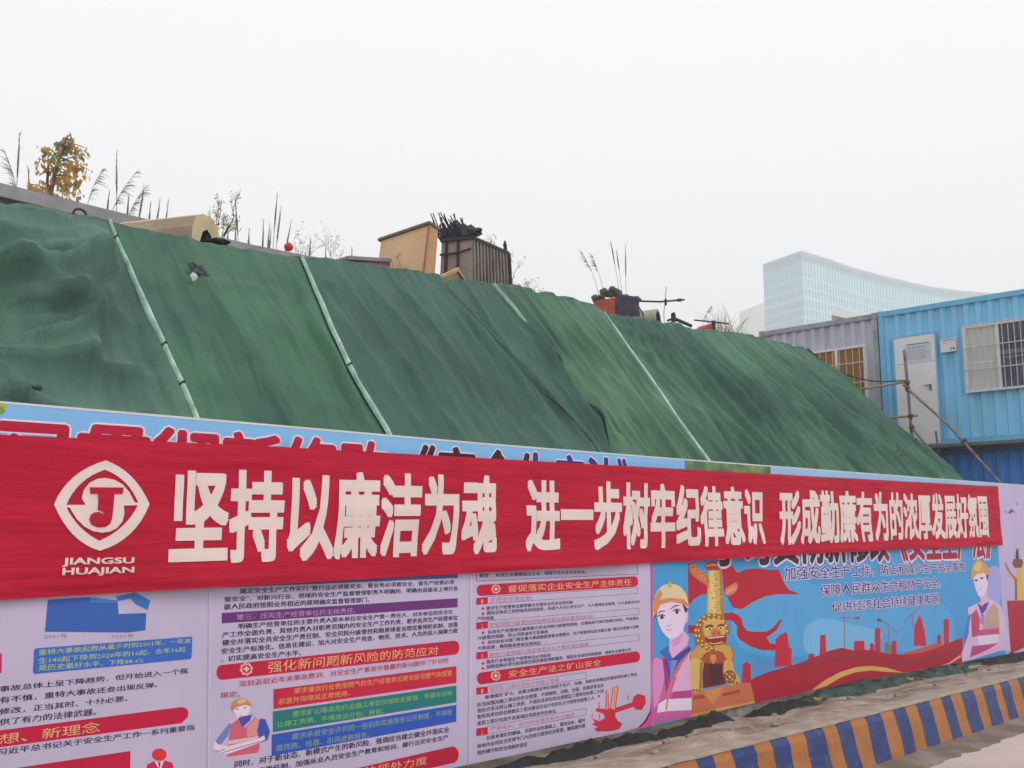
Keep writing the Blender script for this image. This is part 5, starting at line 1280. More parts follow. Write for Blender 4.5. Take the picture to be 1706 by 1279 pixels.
# concrete pipe
M_pip = mat('pale_pipe_concrete', (.42, .40, .33), .85, var=.15, vscale=4, bump=.3, bscale=16)
a = onY(1097, 533, 9.5); b = at_depth(1046, 535, a) * 1.008; b.z = a.z - .02
pi_ = empty('concrete_pipe', tuple(a), 'pale concrete pipe lying on the ridge, dark open end facing right', 'pipe')
dr = (a - b).normalized(); r0 = .19
def ring(c, r, n=28):
    u = dr.cross(Vector((0, 0, 1))).normalized(); v = u.cross(dr); return [c + (u * math.cos(2 * math.pi * k / n) + v * math.sin(2 * math.pi * k / n)) * r for k in range(n)]
mb = MB(); n = 28; R0, R1, R2, R3 = ring(b, r0 * .98), ring(a, r0), ring(a, r0 * .80), ring(a - dr * .7, r0 * .80)
mb.add(R0 + R1 + R2, [(k, (k + 1) % n, n + (k + 1) % n, n + k) for k in range(n)] + [(n + k, n + (k + 1) % n, 2 * n + (k + 1) % n, 2 * n + k) for k in range(n)]); mb.add(R0, [tuple(range(n))]); mb.build('barrel', M_pip, pi_, smoothed=False)
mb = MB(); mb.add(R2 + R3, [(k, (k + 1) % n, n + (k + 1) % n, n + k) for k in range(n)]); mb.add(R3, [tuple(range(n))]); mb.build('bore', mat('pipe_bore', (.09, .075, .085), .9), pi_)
# scaffold coupler, red plank
a = onY(1112, 534, 9.5); b = onY(1122, 530, 9.45); c = onY(1152, 543, 9.3)
sc_ = empty('scaffold_clamp', tuple(b), 'black scaffold clamp and short tubes lying between pipe and red plank', 'clamp')
mb = MB(); mb.tube([a, b], .02, 7); mb.tube([b, c], .03, 7); mb.build('tube', M_dk, sc_); mb = MB(); mb.blob(b + Vector((0, 0, .06)), (.05, .04, .04), seed=1, sub=2, rough=.5); mb.box((b.x - .03, b.y - .03, b.z - .06), (b.x + .03, b.y + .03, b.z + .05)); mb.build('clamp_body', M_dk, sc_)
a = onY(1168, 545, 9.5); b = onY(1188, 539, 9.3); mb = MB(); mb.add([onY(1160, 549, 9.5), onY(1188.5, 553, 9.3), onY(1188, 537, 9.3), onY(1172, 542, 9.5)], [(0, 1, 2, 3)])
pl_ = empty('red_plank', tuple(a), 'red painted plank with a dark upright end on the ridge left of the dry grass', 'plank')
mb = MB(); w0 = [onY(1158, 552, 9.6), onY(1187, 556, 9.3), onY(1187, 538, 9.3), onY(1168, 543, 9.6)]; th = Vector((.02, .06, 0)); mb.hexa([w0[0], w0[1], w0[1] + th, w0[0] + th, w0[3], w0[2], w0[2] + th, w0[3] + th]); mb.build('board', M_red, pl_)
mb = MB(); mb.beam(onY(1188.6, 534, 9.29), onY(1189.5, 556, 9.29), .05, .05); mb.build('end_stake', M_dk, pl_)
mb = MB(); a = onY(1157, 533, 9.45); b = onY(1214, 539, 9.3); mb.tube([a, a.lerp(b, .5), b], .014, 6); tag(mb.build('steel_bar', M_reb, origin=a), 'thin dark steel bar lying across the red plank into the dry grass', 'bar')

# ================================================================== PLANTS ON THE HEAP
M_bark = mat('sapling_bark', (.13, .10, .09), .9, var=.3, vscale=20); M_lf1 = mat('ochre_leaf', (.62, .40, .13), .7, var=.35, vscale=6); M_lf2 = mat('olive_leaf', (.36, .33, .13), .7, var=.35, vscale=6)
def see_through(m, k=.55):
    n = m.node_tree; p = n.nodes['Principled BSDF']; t = n.nodes.new('ShaderNodeBsdfTranslucent'); mxs = n.nodes.new('ShaderNodeMixShader'); mxs.inputs[0].default_value = k
    l = [l for l in n.links if l.to_socket == p.inputs['Base Color']]
    if l: n.links.new(l[0].from_socket, t.inputs['Color'])
    n.links.new(p.outputs[0], mxs.inputs[1]); n.links.new(t.outputs[0], mxs.inputs[2]); n.links.new(mxs.outputs[0], n.nodes['Material Output'].inputs['Surface']); return m
see_through(M_lf1); see_through(M_lf2)
def plane_pt(px, py, Y): return onY(px, py, Y)
YS = 12.0
base = plane_pt(84, 345, YS); sp = empty('sapling', tuple(base), 'young tree with drooping yellow brown leaves behind the parapet at far left', 'tree')
mb = MB()
def branch(pp, r0, r1):  # spread outwards from the stem
    pp = [(x + (x - 95) * (.14 if r0 < .01 else 0), y, dy) for x, y, dy in pp]; mb.tube([onY(x, y, YS + dy) for x, y, dy in pp], [lerp(r0, r1, i / (len(pp) - 1)) for i in range(len(pp))], 7)
branch([(82, 350, 0), (85, 318, 0), (91, 290, 0), (98, 265, .02), (106, 245, .05), (113, 225, .03)], .035, .008)
branch([(78, 345, .1), (79, 300, .12), (81, 270, .15), (80, 262, .15)], .022, .008)
twigs = [((98, 265, 0), (88, 250, -.1), (76, 244, -.2)), ((106, 248, 0), (122, 240, .1), (136, 246, .2)), ((95, 275, 0), (84, 268, .1), (68, 264, .2)), ((97, 270, 0), (115, 262, -.1), (135, 264, -.2)), ((100, 262, 0), (120, 270, .15), (142, 283, .3)), ((90, 292, 0), (110, 292, -.15), (128, 305, -.3)), ((88, 300, 0), (104, 315, .2), (125, 325, .2)), ((86, 310, 0), (70, 300, -.2), (66, 318, -.2)), ((112, 232, 0), (100, 236, .1), (92, 240, .2)), ((80, 315, 0), (66, 308, .1), (54, 306, .2)), ((110, 238, 0), (116, 228, 0), (113, 220, 0)), ((95, 280, 0), (105, 282, .2), (112, 300, .3))]
for t in twigs: branch(t, .009, .004)
mb.build('trunk', M_bark, sp)
lv = MB(); lr = random.Random(3)
for t in twigs:
    pts_ = [onY(x + (x - 95) * .14, y, YS + dy) for x, y, dy in t]
    for k in range(46):
        s_ = lr.random() ** .8; p = (pts_[0].lerp(pts_[1], s_ * 2) if s_ < .5 else pts_[1].lerp(pts_[2], s_ * 2 - 1))
        p = p + Vector((lr.gauss(0, .028), lr.gauss(0, .05), lr.uniform(-.15, .02)))
        L = lr.uniform(.045, .10); dn_ = Vector((lr.gauss(0, .45), lr.gauss(0, .45), -1)).normalized(); sd_ = dn_.cross(Vector((lr.gauss(0, 1), lr.gauss(0, 1), lr.gauss(0, .3)))).normalized() * L * .28
        bend = Vector((lr.gauss(0, .01), lr.gauss(0, .01), 0))
        lv.add([p, p + dn_ * L * .45 + sd_ + bend, p + dn_ * L, p + dn_ * L * .45 - sd_ - bend], [(0, 1, 2, 3)], 1 if (t[1][1] < 258 and lr.random() < .7) or lr.random() < .22 else 0)
lv.build('foliage', [M_lf1, M_lf2], sp)
# reed clumps: (label, plane Y, stalks (base px, tip px, plume length share, plume kind))
M_reed = mat('dry_reed_stem', (.30, .27, .24), .8, var=.2, vscale=9); M_plm = mat('reed_plume', (.20, .185, .185), .9, var=.3, vscale=20)
def reed_clump(label, Y, stalks, seed):
    q = random.Random(seed); bx = onY(*stalks[0][0], Y); e = empty('reed_clump', tuple(bx), label, 'reeds', 'dry reeds along the ridge')
    for (b_, t_, share, kind) in stalks:
        b = onY(*b_, Y); t = onY(*t_, Y + q.uniform(-.15, .15)); b.z -= .35
        h = t - b; bow = Vector((h.x * .22, 0, -abs(h.x) * .05)) if kind == 'arch' else Vector((h.x * .06, 0, 0))
        pts = [b + h * s_ - bow * math.sin(math.pi * s_) for s_ in [k / 8 for k in range(9)]]
        mb = MB(); mb.tube(pts, [.0065 - .0045 * k / 8 for k in range(9)], 5); mb.build('stalk', M_reed, e)
        mb = MB()
        if kind == 'spike':
            n = 7; a0 = 1 - share; pp = []
            for k in range(n): s_ = a0 + share * k / (n - 1); pp.append(b + h * s_ - bow * math.sin(math.pi * s_))
            mb.tube(pp, [.003 + .009 * math.sin(math.pi * min(1, .12 + k / (n - 1))) for k in range(n)], 6)
        for k in range(16 if kind == 'spike' else 46):
            s_ = 1 - share * q.random() ** .9; p = b + h * s_ - bow * math.sin(math.pi * s_); d = h.normalized()
            if kind == 'spike': f = (d + Vector((q.gauss(0, .12), q.gauss(0, .12), 0))).normalized(); L = q.uniform(.05, .11)
            else:
                sx = (1 if h.x > 0 else -1); f = (d * .75 + Vector((sx * q.uniform(.1, .6), q.gauss(0, .2), -q.uniform(.15, .75)))).normalized(); L = q.uniform(.07, .17) * (1.1 - .5 * abs(s_ - (1 - share / 2)) / (share / 2))
            mb.tube([p, p + f * L * .55, p + f * L + Vector((0, 0, -L * .18 if kind != 'spike' else 0))], [.0032, .0028, .001], 3, cap=False)
        mb.build('plume', M_plm, e)
reed_clump('pair of dry reeds at the far left edge, one plume drooping left', 12.2, [((31, 312), (8, 252), .62, 'arch'), ((28, 318), (33, 222), .52, 'spike'), ((54, 322), (47, 283), .6, 'spike')], 1)
reed_clump('single dry reed bending right, just right of the yellow sapling', 12.2, [((144, 336), (172, 280), .55, 'arch')], 2)
reed_clump('clump of dry reeds with an upright plume and plumes arching right', 12.2, [((196, 352), (194, 257), .48, 'spike'), ((180, 345), (228, 285), .62, 'arch'), ((178, 350), (182, 320), .6, 'spike'), ((208, 352), (243, 310), .6, 'arch'), ((229, 352), (240, 312), .7, 'spike'), ((212, 354), (214, 325), .6, 'spike')], 3)
reed_clump('two short dry reed spikes above the concrete trough', 12.2, [((258, 362), (267, 332), .75, 'spike'), ((273, 362), (280, 341), .75, 'spike'), ((248, 360), (250, 345), .6, 'spike')], 4)
reed_clump('thin dry reeds right of the bare shrub', 11.6, [((400, 385), (392, 337), .6, 'spike'), ((393, 398), (393, 365), .75, 'spike'), ((415, 400), (415, 380), .7, 'spike'), ((351, 380), (350, 348), .6, 'spike'), ((380, 392), (380, 384), .6, 'spike')], 5)
reed_clump('tall dry reed spikes left of the red ball', 11.6, [((455, 398), (462, 324), .52, 'spike'), ((459, 405), (469, 342), .6, 'spike'), ((472, 407), (485, 369), .85, 'spike'), ((437, 402), (439, 369), .8, 'spike'), ((446, 404), (449, 378), .7, 'spike'), ((448, 405), (452, 382), .8, 'spike')], 6)
reed_clump('sparse short reed tips between the red ball and the brick wall', 11.8, [((516, 420), (517, 398), .6, 'spike'), ((541, 424), (543, 416), .7, 'spike'), ((586, 424), (586, 416), .6, 'spike')], 7)
reed_clump('pale tall reeds with drooping left plumes behind the brick stack', 11.0, [((1000, 492), (968, 418), .33, 'arch'), ((1010, 490), (985, 424), .30, 'arch'), ((1036, 490), (1017, 401), .32, 'spike'), ((1040, 492), (1027, 418), .3, 'spike'), ((1043, 494), (1042, 410), .45, 'spike')], 8)
reed_clump('lone leaning reed above the red plank', 10.5, [((1165, 540), (1186, 508), .5, 'arch')], 9)
# bare shrubs: forked twigs
def shrub(label, Y, root, spread, hgt, n, seed, leafy=False, thick=.011):
    q = random.Random(seed); b = onY(*root, Y); b.z -= .2; sc_px = Y / math.sin(math.atan2(ray(*root)[1], ray(*root)[0])) / F; e = empty('bare_shrub', tuple(b), label, 'shrub', 'bare shrubs along the ridge')
    mb = MB(); lf = MB()
    def grow(p, d, L, r, lev):
        k = 4; pts = [p]
        for i in range(k): d = (d + Vector((q.gauss(0, .16), q.gauss(0, .16), q.gauss(.02, .06)))).normalized(); pts.append(pts[-1] + d * L / k)
        mb.tube(pts, [lerp(r, r * .5, i / k) for i in range(k + 1)], 5)
        if lev:
            for i in range(3 if lev > 1 else 4):
                s_ = q.randint(1, k); grow(pts[s_], (d + Vector((q.gauss(0, .7), q.gauss(0, .5), q.uniform(-.1, .5)))).normalized(), L * q.uniform(.35, .6), r * .55, lev - 1)
        if leafy or lev == 0:
            for i in range(3 if leafy else 1):
                c = pts[-1 - (i % 2)] + Vector((q.gauss(0, .02), q.gauss(0, .02), q.gauss(0, .02))); f = .022 * q.uniform(.6, 1.3); lf.add([c, c + Vector((f, q.gauss(0, .01), f * .5)), c + Vector((f * .3, 0, f * 1.2))], [(0, 1, 2)])
    for i in range(n): grow(b + Vector((q.gauss(0, .03), q.gauss(0, .03), 0)), Vector((q.gauss(0, spread), q.gauss(0, .25), 1)).normalized(), hgt * q.uniform(.6, 1), thick, 2)
    mb.build('twigs', M_bark, e); lf.build('leaves', M_lf2, e)
shrub('bare twiggy shrub just right of the concrete trough', 11.7, (358, 396), .08, .60, 4, 2, True, .010)
shrub('faint thin shrub right of the red ball, the nearer of two', 13.5, (505, 424), .25, .55, 6, 5, False, .004)
shrub('faint thin shrub left of the brick wall stub', 14.5, (555, 434), .25, .60, 5, 6, False, .004)
shrub('sparse leafy shrub at the lower right corner of the steel skip', 10.3, (846, 478), .35, .55, 4, 7, True, .007)
shrub('wispy shrub arching above the right end of the steel skip', 10.6, (822, 440), .3, .55, 2, 11, True, .003)
shrub('faint twiggy shrub beyond the dark plank', 11.5, (868, 486), .3, .45, 6, 8, False, .004)
shrub('tiny tuft of twigs at the end of the dark plank', 9.7, (890, 492), .4, .32, 4, 9, False, .006)
# dry grass
M_gr = mat('dry_grass', (.30, .25, .15), .85, var=.35, vscale=6); M_gr2 = mat('yellow_green_grass', (.24, .22, .09), .85, var=.35, vscale=6)
def tuft(label, root, Y, n, hgt, sx, seed, m, wd=.006):
    q = random.Random(seed); b = onY(*root, Y); mb = MB()
    for i in range(n):
        p = b + Vector((q.gauss(0, sx * .35), q.gauss(0, .12), -.12)); L = hgt * q.uniform(.35, 1); l = Vector((q.gauss(.05, .45), q.gauss(0, .3), 1)).normalized(); pts = []
        side_ = Vector((FY, -FX, 0)) * wd
        for k in range(5): s_ = k / 4; pts.append(p + l * L * s_ + Vector((l.x * .35, l.y * .35, -.28)) * L * s_ * s_)
        vs = []
        for k, c in enumerate(pts): w_ = side_ * (1 - k / 4.3); vs += [c - w_, c + w_]
        mb.add(vs, [(2 * k, 2 * k + 1, 2 * k + 3, 2 * k + 2) for k in range(4)])
    return tag(mb.build('grass_tuft', m, origin=b), label, 'grass', 'dry grass tufts along the ridge')
tuft('big spiky dry grass tuft at the right end of the ridge', (1207, 556), 9.6, 90, 1.05, .35, 3, M_gr, .0055)
tuft('yellow green grass tuft in front of the steel skip', (790, 474), 9.5, 60, .28, .35, 4, M_gr2, .008)
tuft('short dry grass tuft in front of the lower right of the steel skip', (825, 480), 9.6, 40, .2, .35, 5, M_gr, .008)
tuft('thin dry grass tuft in front of the plywood box', (652, 450), 9.3, 14, .42, .14, 6, M_gr, .006)
tuft('short grass tuft at the foot of the board frame', (765, 472), 9.3, 24, .16, .25, 7, M_gr2, .008)
tuft('low grass tuft at the ridge end above the grey container', (1256, 566), 9.6, 40, .28, .15, 8, mat('dark_weed', (.10, .11, .07), .9, var=.3, vscale=7), .010)

# ================================================================== SITE CONTAINERS
TH = AZ + R(44.9); DXF, DYF = math.cos(TH), math.sin(TH)
P0 = Vector((20.8, 8.0 * 20.8 / 22, 0)); UF = Vector((-DXF, -DYF, 0)); NF = Vector((DYF, -DXF, 0))    # along the fronts, and into the cabins
def fac(px, py, off=0.0):
    d = ray(px, py); t = ((P0 - NF * off).dot(NF)) / (d[0] * NF.x + d[1] * NF.y); p = Vector((d[0] * t, d[1] * t, H + d[2] * t)); return p
def fu(px, py): p = fac(px, py); return (p - P0).dot(UF), p.z
def CW(u, w_, z): return P0 + UF * u + NF * w_ + Vector((0, 0, z))
U_B0 = fu(1468, 620)[0]; ZTOP = fu(1600, 498)[1]; ZBOT = fu(1620, 739)[1]; U_END = 2.5; U_G0 = fu(1268, 553)[0] - .05
def cbox(mb, u0, u1, w0, w1, z0, z1, mi=0): return mb.hexa([CW(u0, w0, z0), CW(u1, w0, z0), CW(u1, w1, z0), CW(u0, w1, z0), CW(u0, w0, z1), CW(u1, w0, z1), CW(u1, w1, z1), CW(u0, w1, z1)][0:8], mi)
def corrug(u0, u1, z0, z1, period, depth, w0=.03):
    mb = MB(); us = []; u = u0
    while u < u1:
        for f, d in ((0, 0), (.36, 0), (.5, 1), (.86, 1)):
            if u + f * period < u1: us.append((u + f * period, d))
        u += period
    us.append((u1, 0)); vs = []
    for u, d in us: vs += [CW(u, w0 + d * depth, z0), CW(u, w0 + d * depth, z1)]
    mb.add(vs, [(2 * i, 2 * i + 1, 2 * i + 3, 2 * i + 2) for i in range(len(us) - 1)]); return mb
M_cb = paint('sky_blue_paint', (.24, .58, .85), (.34, .52, .62), .56, .85); M_cbd = paint('edge_blue_paint', (.16, .50, .78), (.18, .38, .50)); M_cg = paint('faded_grey_paint', (.52, .52, .62), (.36, .33, .35), .54, .85); M_cgd = mat('dark_frame_steel', (.34, .34, .40), .6, var=.25, vscale=4)
M_cd = paint('deep_blue_paint', (.06, .30, .80), (.08, .24, .50), .55, .85); M_wf = mat('white_frame', (.80, .79, .77), .5, var=.07, vscale=6); M_door = mat('white_door_paint', (.78, .77, .77), .5, var=.06, vscale=2.5)
M_cur = mat('pale_curtain', (.60, .59, .56), .85, var=.16, vscale=5, bump=.5, bscale=3, stretch=(9, 9, .6)); M_dkin = mat('dim_interior', (.055, .045, .085), .25, var=.5, vscale=3.5, spec=.6); M_orc = mat('ochre_curtain', (.34, .155, .035), .85, var=.3, vscale=2.2, bump=.6, bscale=3, stretch=(9, 9, .5)); M_bar = mat('steel_bar_paint', (.58, .57, .60), .45, var=.15, vscale=9)
def container(name, label, u0, u1, z0, z1, mw, mf, period=.235, depth_=2.44):
    e = empty(name, tuple(CW(u0, 0, z0)), label, 'container')
    mb = corrug(u0 + .10, u1 - .10, z0 + .13, z1 - .10, period, .045); mb.build('corrugated_wall', mw, e)
    mb = MB(); cbox(mb, u0 + .02, u1 - .02, .10, depth_, z0 + .02, z1 - .03); mb.build('shell', mw, e)
    for z_a, z_b, nm in ((z0, z0 + .132, 'bottom_rail'), (z1 - .105, z1, 'top_rail')):
        mb = MB(); cbox(mb, u0 + .10, u1 - .10, 0, .12, z_a, z_b); mb.build(nm, mf, e)
    for ua, ub in ((u0, u0 + .102), (u1 - .102, u1)):
        mb = MB(); cbox(mb, ua, ub, -.006, .14, z0 + .12, z1 - .12); mb.build('corner_post', mf, e)
        for za, zb in ((z0 - .01, z0 + .122), (z1 - .122, z1 + .012)):
            mb = MB(); cbox(mb, ua - .004, ub + .004, -.014, .17, za, zb); mb.build('corner_casting', M_cgd if mw != M_cb else mf, e)
    return e
cb = container('container', 'sky blue corrugated cabin container with white door and barred window', U_B0, U_END, ZBOT, ZTOP, M_cb, M_cbd)
cg = container('container', 'faded grey corrugated container with orange curtained window beside the sky blue one', U_G0, U_B0 - .03, ZBOT, ZTOP - .01, M_cg, M_cgd)
cl = container('container', 'deep blue corrugated container underneath the sky blue one', U_G0, U_END, ZBOT - 2.86, ZBOT - .09, M_cd, mat('deep_blue_rail', (.05, .15, .36), .6, var=.2, vscale=4))
mb = MB(); cbox(mb, U_B0 + .2, U_END, -.5, .0, ZBOT - .075, ZBOT - .015); o = mb.build('walkway_slab', mat('rusty_walkway', (.16, .13, .13), .8, var=.3, vscale=4), None, origin=CW(U_B0, -.25, ZBOT)); tag(o, 'narrow rusty walkway ledge between the sky blue and deep blue containers', 'walkway')
# door of the blue cabin
du0, dz1 = fu(1489, 566); du1 = fu(1556, 552)[0]; dz1 = (dz1 + fu(1555, 553)[1]) / 2; dz0 = ZBOT + .06
mb = MB(); cbox(mb, du0, du1, -.004, .06, dz0, dz1); dr_ = mb.build('door', M_door, cb)
mb = MB(); t_ = .035
cbox(mb, du0 - t_, du0 - .001, -.012, .07, dz0, dz1 + t_); cbox(mb, du1 + .001, du1 + t_, -.012, .07, dz0, dz1 + t_); cbox(mb, du0 - .001, du1 + .001, -.0125, .07, dz1 + .001, dz1 + t_ - .001); sub(mb, 'door_frame', M_cbd, dr_)
mb = MB(); hu, hz = fu(1550, 643); cbox(mb, hu - .11, hu + .03, -.055, -.04, hz + .01, hz + .03); cbox(mb, hu - .01, hu + .025, -.045, -.003, hz - .08, hz + .04); sub(mb, 'handle', mat('door_hardware', (.22, .20, .20), .4, metal=.6), dr_)
mb = MB(); u_, z_ = fu(1494, 608); cbox(mb, du0 + .06, du1 - .02, -.006, -.003, z_ - .006, z_ + .002); sub(mb, 'panel_seam', mat('seam_grey', (.30, .29, .30), .7), dr_)
# paper notice on the door with lines of writing
nu0, nz1 = fu(1505, 577); nu1 = fu(1551, 570)[0]; nz0 = fu(1510, 606)[1] - .02
M_pap = mat('paper_white', (.60, .62, .72), .7, var=.04, vscale=3); M_pink = mat('printed_grey_text', (.30, .28, .38), .8); M_sgr = mat('printed_dark_text', (.10, .09, .09), .8); M_sgp = mat('printed_red_text', (.55, .22, .20), .8)
mb = MB(); cbox(mb, nu0, nu1, -.0075, -.0045, nz0, nz1); sub(mb, 'paper_notice', M_pap, dr_)
mb = MB(); q = random.Random(2)
cbox(mb, nu0 + .06, nu1 - .04, -.009, -.0078, nz1 + .004, nz1 + .03)
for k in range(5): u_ = nu0 + .10 + k * .075; cbox(mb, u_, u_ + .045, -.009, -.0078, nz1 - .07, nz1 - .04)
for k in range(7): zz = nz1 - .11 - k * .03; cbox(mb, nu0 + .03, nu1 - .03 - q.random() * .12, -.009, -.0078, zz, zz + .007)
sub(mb, 'notice_text', M_pink, dr_)
# sign by the door
su0, sz1 = fu(1567, 566.5); su1 = fu(1592.5, 563)[0]; sz0 = fu(1567, 588)[1]
sg = empty('sign_board', tuple(CW(su0, 0, sz0)), 'small white sign board with red heading and dark number between door and barred window', 'sign')
mb = MB(); cbox(mb, su0, su1, -.03, .03, sz0, sz1); mb.build('board', mat('sign_white', (.72, .70, .68), .5), sg)
def sign_text(st, u0, u1, z0, z1, m, nm):
    vs, fs, asp = glyphs(st, 2); mb = MB()
    for k, (du, dv) in enumerate(((-.012, 0), (.012, 0))): mb.add([CW(lerp(u0, u1, u) + du * (z1 - z0) * 4, -.032 - k * .0003, lerp(z0, z1, v)) for u, v in vs], fs)
    mb.build(nm, m, sg)
mb = MB(); cbox(mb, su0 + .03, su1 - .02, -.0318, -.0302, sz1 - .035, sz1 - .015); cbox(mb, su0 + .06, su0 + .13, -.0318, -.0302, sz1 - .085, sz1 - .07); mb.build('heading_line', M_sgp, sg)
sign_text('3', su1 - .115, su1 - .078, sz0 + .035, sz0 + .085, M_sgr, 'numeral'); sign_text('8', su1 - .06, su1 - .02, sz0 + .035, sz0 + .085, M_sgr, 'numeral')
# barred window of the blue cabin
def window(e, u0, u1, z0, z1, um, cur, inn, nb, hb, uu):
    mb = MB(); f = .045
    cbox(mb, u0, u1, -.03, .05, z1 - f, z1); cbox(mb, u0, u1, -.03, .05, z0, z0 + f); cbox(mb, u0, u0 + f, -.0295, .05, z0 + f + .0005, z1 - f - .0005); cbox(mb, u1 - f, u1, -.0295, .05, z0 + f + .0005, z1 - f - .0005); cbox(mb, um - .03, um + .03, -.029, .05, z0 + f + .0005, z1 - f - .0005)
    wn = mb.build('window', M_wf, e)
    mb = MB(); cbox(mb, u0 + f, um - .03, .012, .02, z0 + f, z1 - f); sub(mb, 'left_pane', cur, wn)
    mb = MB(); cbox(mb, um + .03, u1 - f, .012, .02, z0 + f, z1 - f); sub(mb, 'right_pane', inn, wn)
    mb = MB()
    for k in range(nb): u_ = lerp(u0 + .03, u1 - .03, (k + .5) / nb); mb.tube([CW(u_, -.07, z0 + .01), CW(u_, -.07, z1 - .005)], .0075, 6)
    for t in hb: z_ = lerp(z0, z1, t); mb.tube([CW(u0 + .005, -.078, z_), CW(u1 - .005, -.078, z_)], .011 if 0 < t < 1 else .009, 6)
    for u_ in (u0 + .012, u1 - .012): mb.tube([CW(u_, -.075, z0), CW(u_, -.075, z1)], .010, 6)
    sub(mb, 'security_bars', M_bar, wn)
    return wn
wu0, wz1 = fu(1604, 546); wz1 = (wz1 + fu(1690, 531)[1]) / 2; wz0 = fu(1612, 655)[1]; wum = fu(1664, 590)[0]
wn = window(cb, wu0, 2 * wum - wu0, wz0, wz1, wum, M_cur, M_dkin, 11, (.0, .33, .67, 1), 0)
mb = MB(); cbox(mb, wum + .05, 2 * wum - wu0 - .06, .006, .0115, lerp(wz0, wz1, .52), lerp(wz0, wz1, .58)); cbox(mb, wum + .10, 2 * wum - wu0 - .06, .006, .0115, lerp(wz0, wz1, .46), lerp(wz0, wz1, .485)); sub(mb, 'shelf', mat('shelf_grey', (.20, .19, .26), .6), wn)
mb = MB(); cbox(mb, wu0 + .09, wum - .08, .004, .0115, lerp(wz0, wz1, .43), lerp(wz0, wz1, .45)); cbox(mb, wu0 + .09, wum - .08, .004, .0115, lerp(wz0, wz1, .95), lerp(wz0, wz1, .965)); sub(mb, 'inner_sash', M_wf, wn)
# orange curtained window of the grey container
gu0, gz1 = fu(1350, 587); gu1 = fu(1441, 573)[0]; gz1 = (gz1 + fu(1438, 574)[1]) / 2; gz0 = gz1 - 1.25
window(cg, gu0, gu1, gz0, gz1, fu(1394, 600)[0], M_orc, M_orc, 8, (.36, .70), 0)

# ================================================================== SCAFFOLD BY THE CONTAINERS
M_st = mat('scaffold_steel', (.24, .20, .18), .6, var=.35, vscale=7, bump=.3, bscale=25, metal=.15); M_sty = mat('yellowed_scaffold_tube', (.40, .30, .19), .6, var=.3, vscale=7); M_cpl = mat('rusty_coupler', (.10, .075, .065), .8, var=.4, vscale=15)
sf = lambda px, py, o_=.55: fac(px, py, o_)
scf = empty('scaffold', tuple(sf(1520, 740)), 'rusty scaffold tubes clamped together in front of the white cabin door', 'scaffold')
def stube(nm, pts, r, m): mb = MB(); mb.tube(pts, r, 10); return mb.build(nm, m, scf)
b_ = sf(1519.5, 735); b2 = Vector((b_.x, b_.y, 2.2)); stube('upright', [sf(1506.5, 583), sf(1513, 650), b_, b2], .030, M_st)
stube('ledger', [sf(1408, 652.5), sf(1512, 635.5)], .024, M_sty); stube('ledger', [sf(1470, 697), sf(1529, 692)], .024, M_sty)
stube('diagonal_brace', [sf(1505, 641, .62), sf(1580, 708, .62), sf(1668, 806, .62)], .026, M_st); stube('diagonal_brace', [sf(1518, 711, .60), sf(1545, 744, .62), sf(1602, 800, .62)], .026, M_st)
stube('stub_tube', [sf(1559, 718, .3), sf(1563, 748, .3), sf(1563, 790, .3)], .022, M_st)
for px, py in ((1511, 637), (1512, 648), (1517, 693), (1519, 712), (1606, 735), (1623, 757)):
    c = sf(px, py, .60); mb = MB(); mb.blob(c, (.055, .055, .05), seed=px, sub=2, rough=.45); mb.beam(c - Vector((.07, 0, .01)), c + Vector((.06, 0, .02)), .03, .03); mb.build('coupler', M_cpl, scf)
c0, c1 = sf(1372, 606, .5), sf(1508, 633.5, .5); mb = MB(); pts = [c0.lerp(c1, k / 12) - Vector((0, 0, .16 * math.sin(math.pi * k / 12))) for k in range(13)]; mb.tube(pts, .013, 6)
tag(mb.build('cable', M_black, origin=c0), 'black cable sagging from the net ridge to the scaffold upright', 'cable')
p = sf(1513, 727, .7); mb = MB(); mb.blob(p, (.16, .1, .07), seed=4, sub=3, rough=.6); tag(mb.build('tarp_bundle', mat('grey_green_tarp', (.13, .17, .16), .8, var=.3, vscale=8), smoothed=True, origin=p), 'grey green tarp bundle at the foot of the scaffold upright', 'tarp')
p = sf(1369, 606, .55); mb = MB(); mb.tube([p + Vector((0, 0, -.2)), p], .018, 7); mb.blob(p + Vector((0, 0, .02)), (.03, .03, .025), seed=2, sub=2, rough=.2); tag(mb.build('stake', M_sty, origin=p), 'short yellowish stake with a pale knob at the end of the black cable', 'stake')

# ================================================================== FAR BUILDINGS
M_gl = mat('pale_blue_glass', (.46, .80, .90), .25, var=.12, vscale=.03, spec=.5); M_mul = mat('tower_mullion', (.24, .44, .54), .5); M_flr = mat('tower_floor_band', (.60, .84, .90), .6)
ZT_ = 112.0
fp_px = [(1272, 440), (1335, 417.5), (1376, 430), (1422, 446), (1470, 459), (1520, 471), (1560, 479), (1600, 484), (1640, 487), (1700, 490)]
fp = [onZ(x, y, ZT_) for x, y in fp_px]
ctr = sum(fp, Vector()) / len(fp); back = [fp[-1] + Vector((25, 30, 0)), fp[0] + Vector((fp[0].x, fp[0].y, 0)).normalized() * 60 + Vector((12, -8, 0))]
tw = empty('glass_tower', (fp[1].x, fp[1].y, 0), 'huge pale glass tower with a sweeping concave front fading in the haze', 'building')
ring_ = fp + back
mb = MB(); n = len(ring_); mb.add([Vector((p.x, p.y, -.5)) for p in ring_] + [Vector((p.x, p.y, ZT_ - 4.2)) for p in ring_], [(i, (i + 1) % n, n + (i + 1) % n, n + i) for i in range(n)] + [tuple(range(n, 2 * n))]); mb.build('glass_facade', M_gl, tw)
mu = MB(); fb = MB(); par = MB()
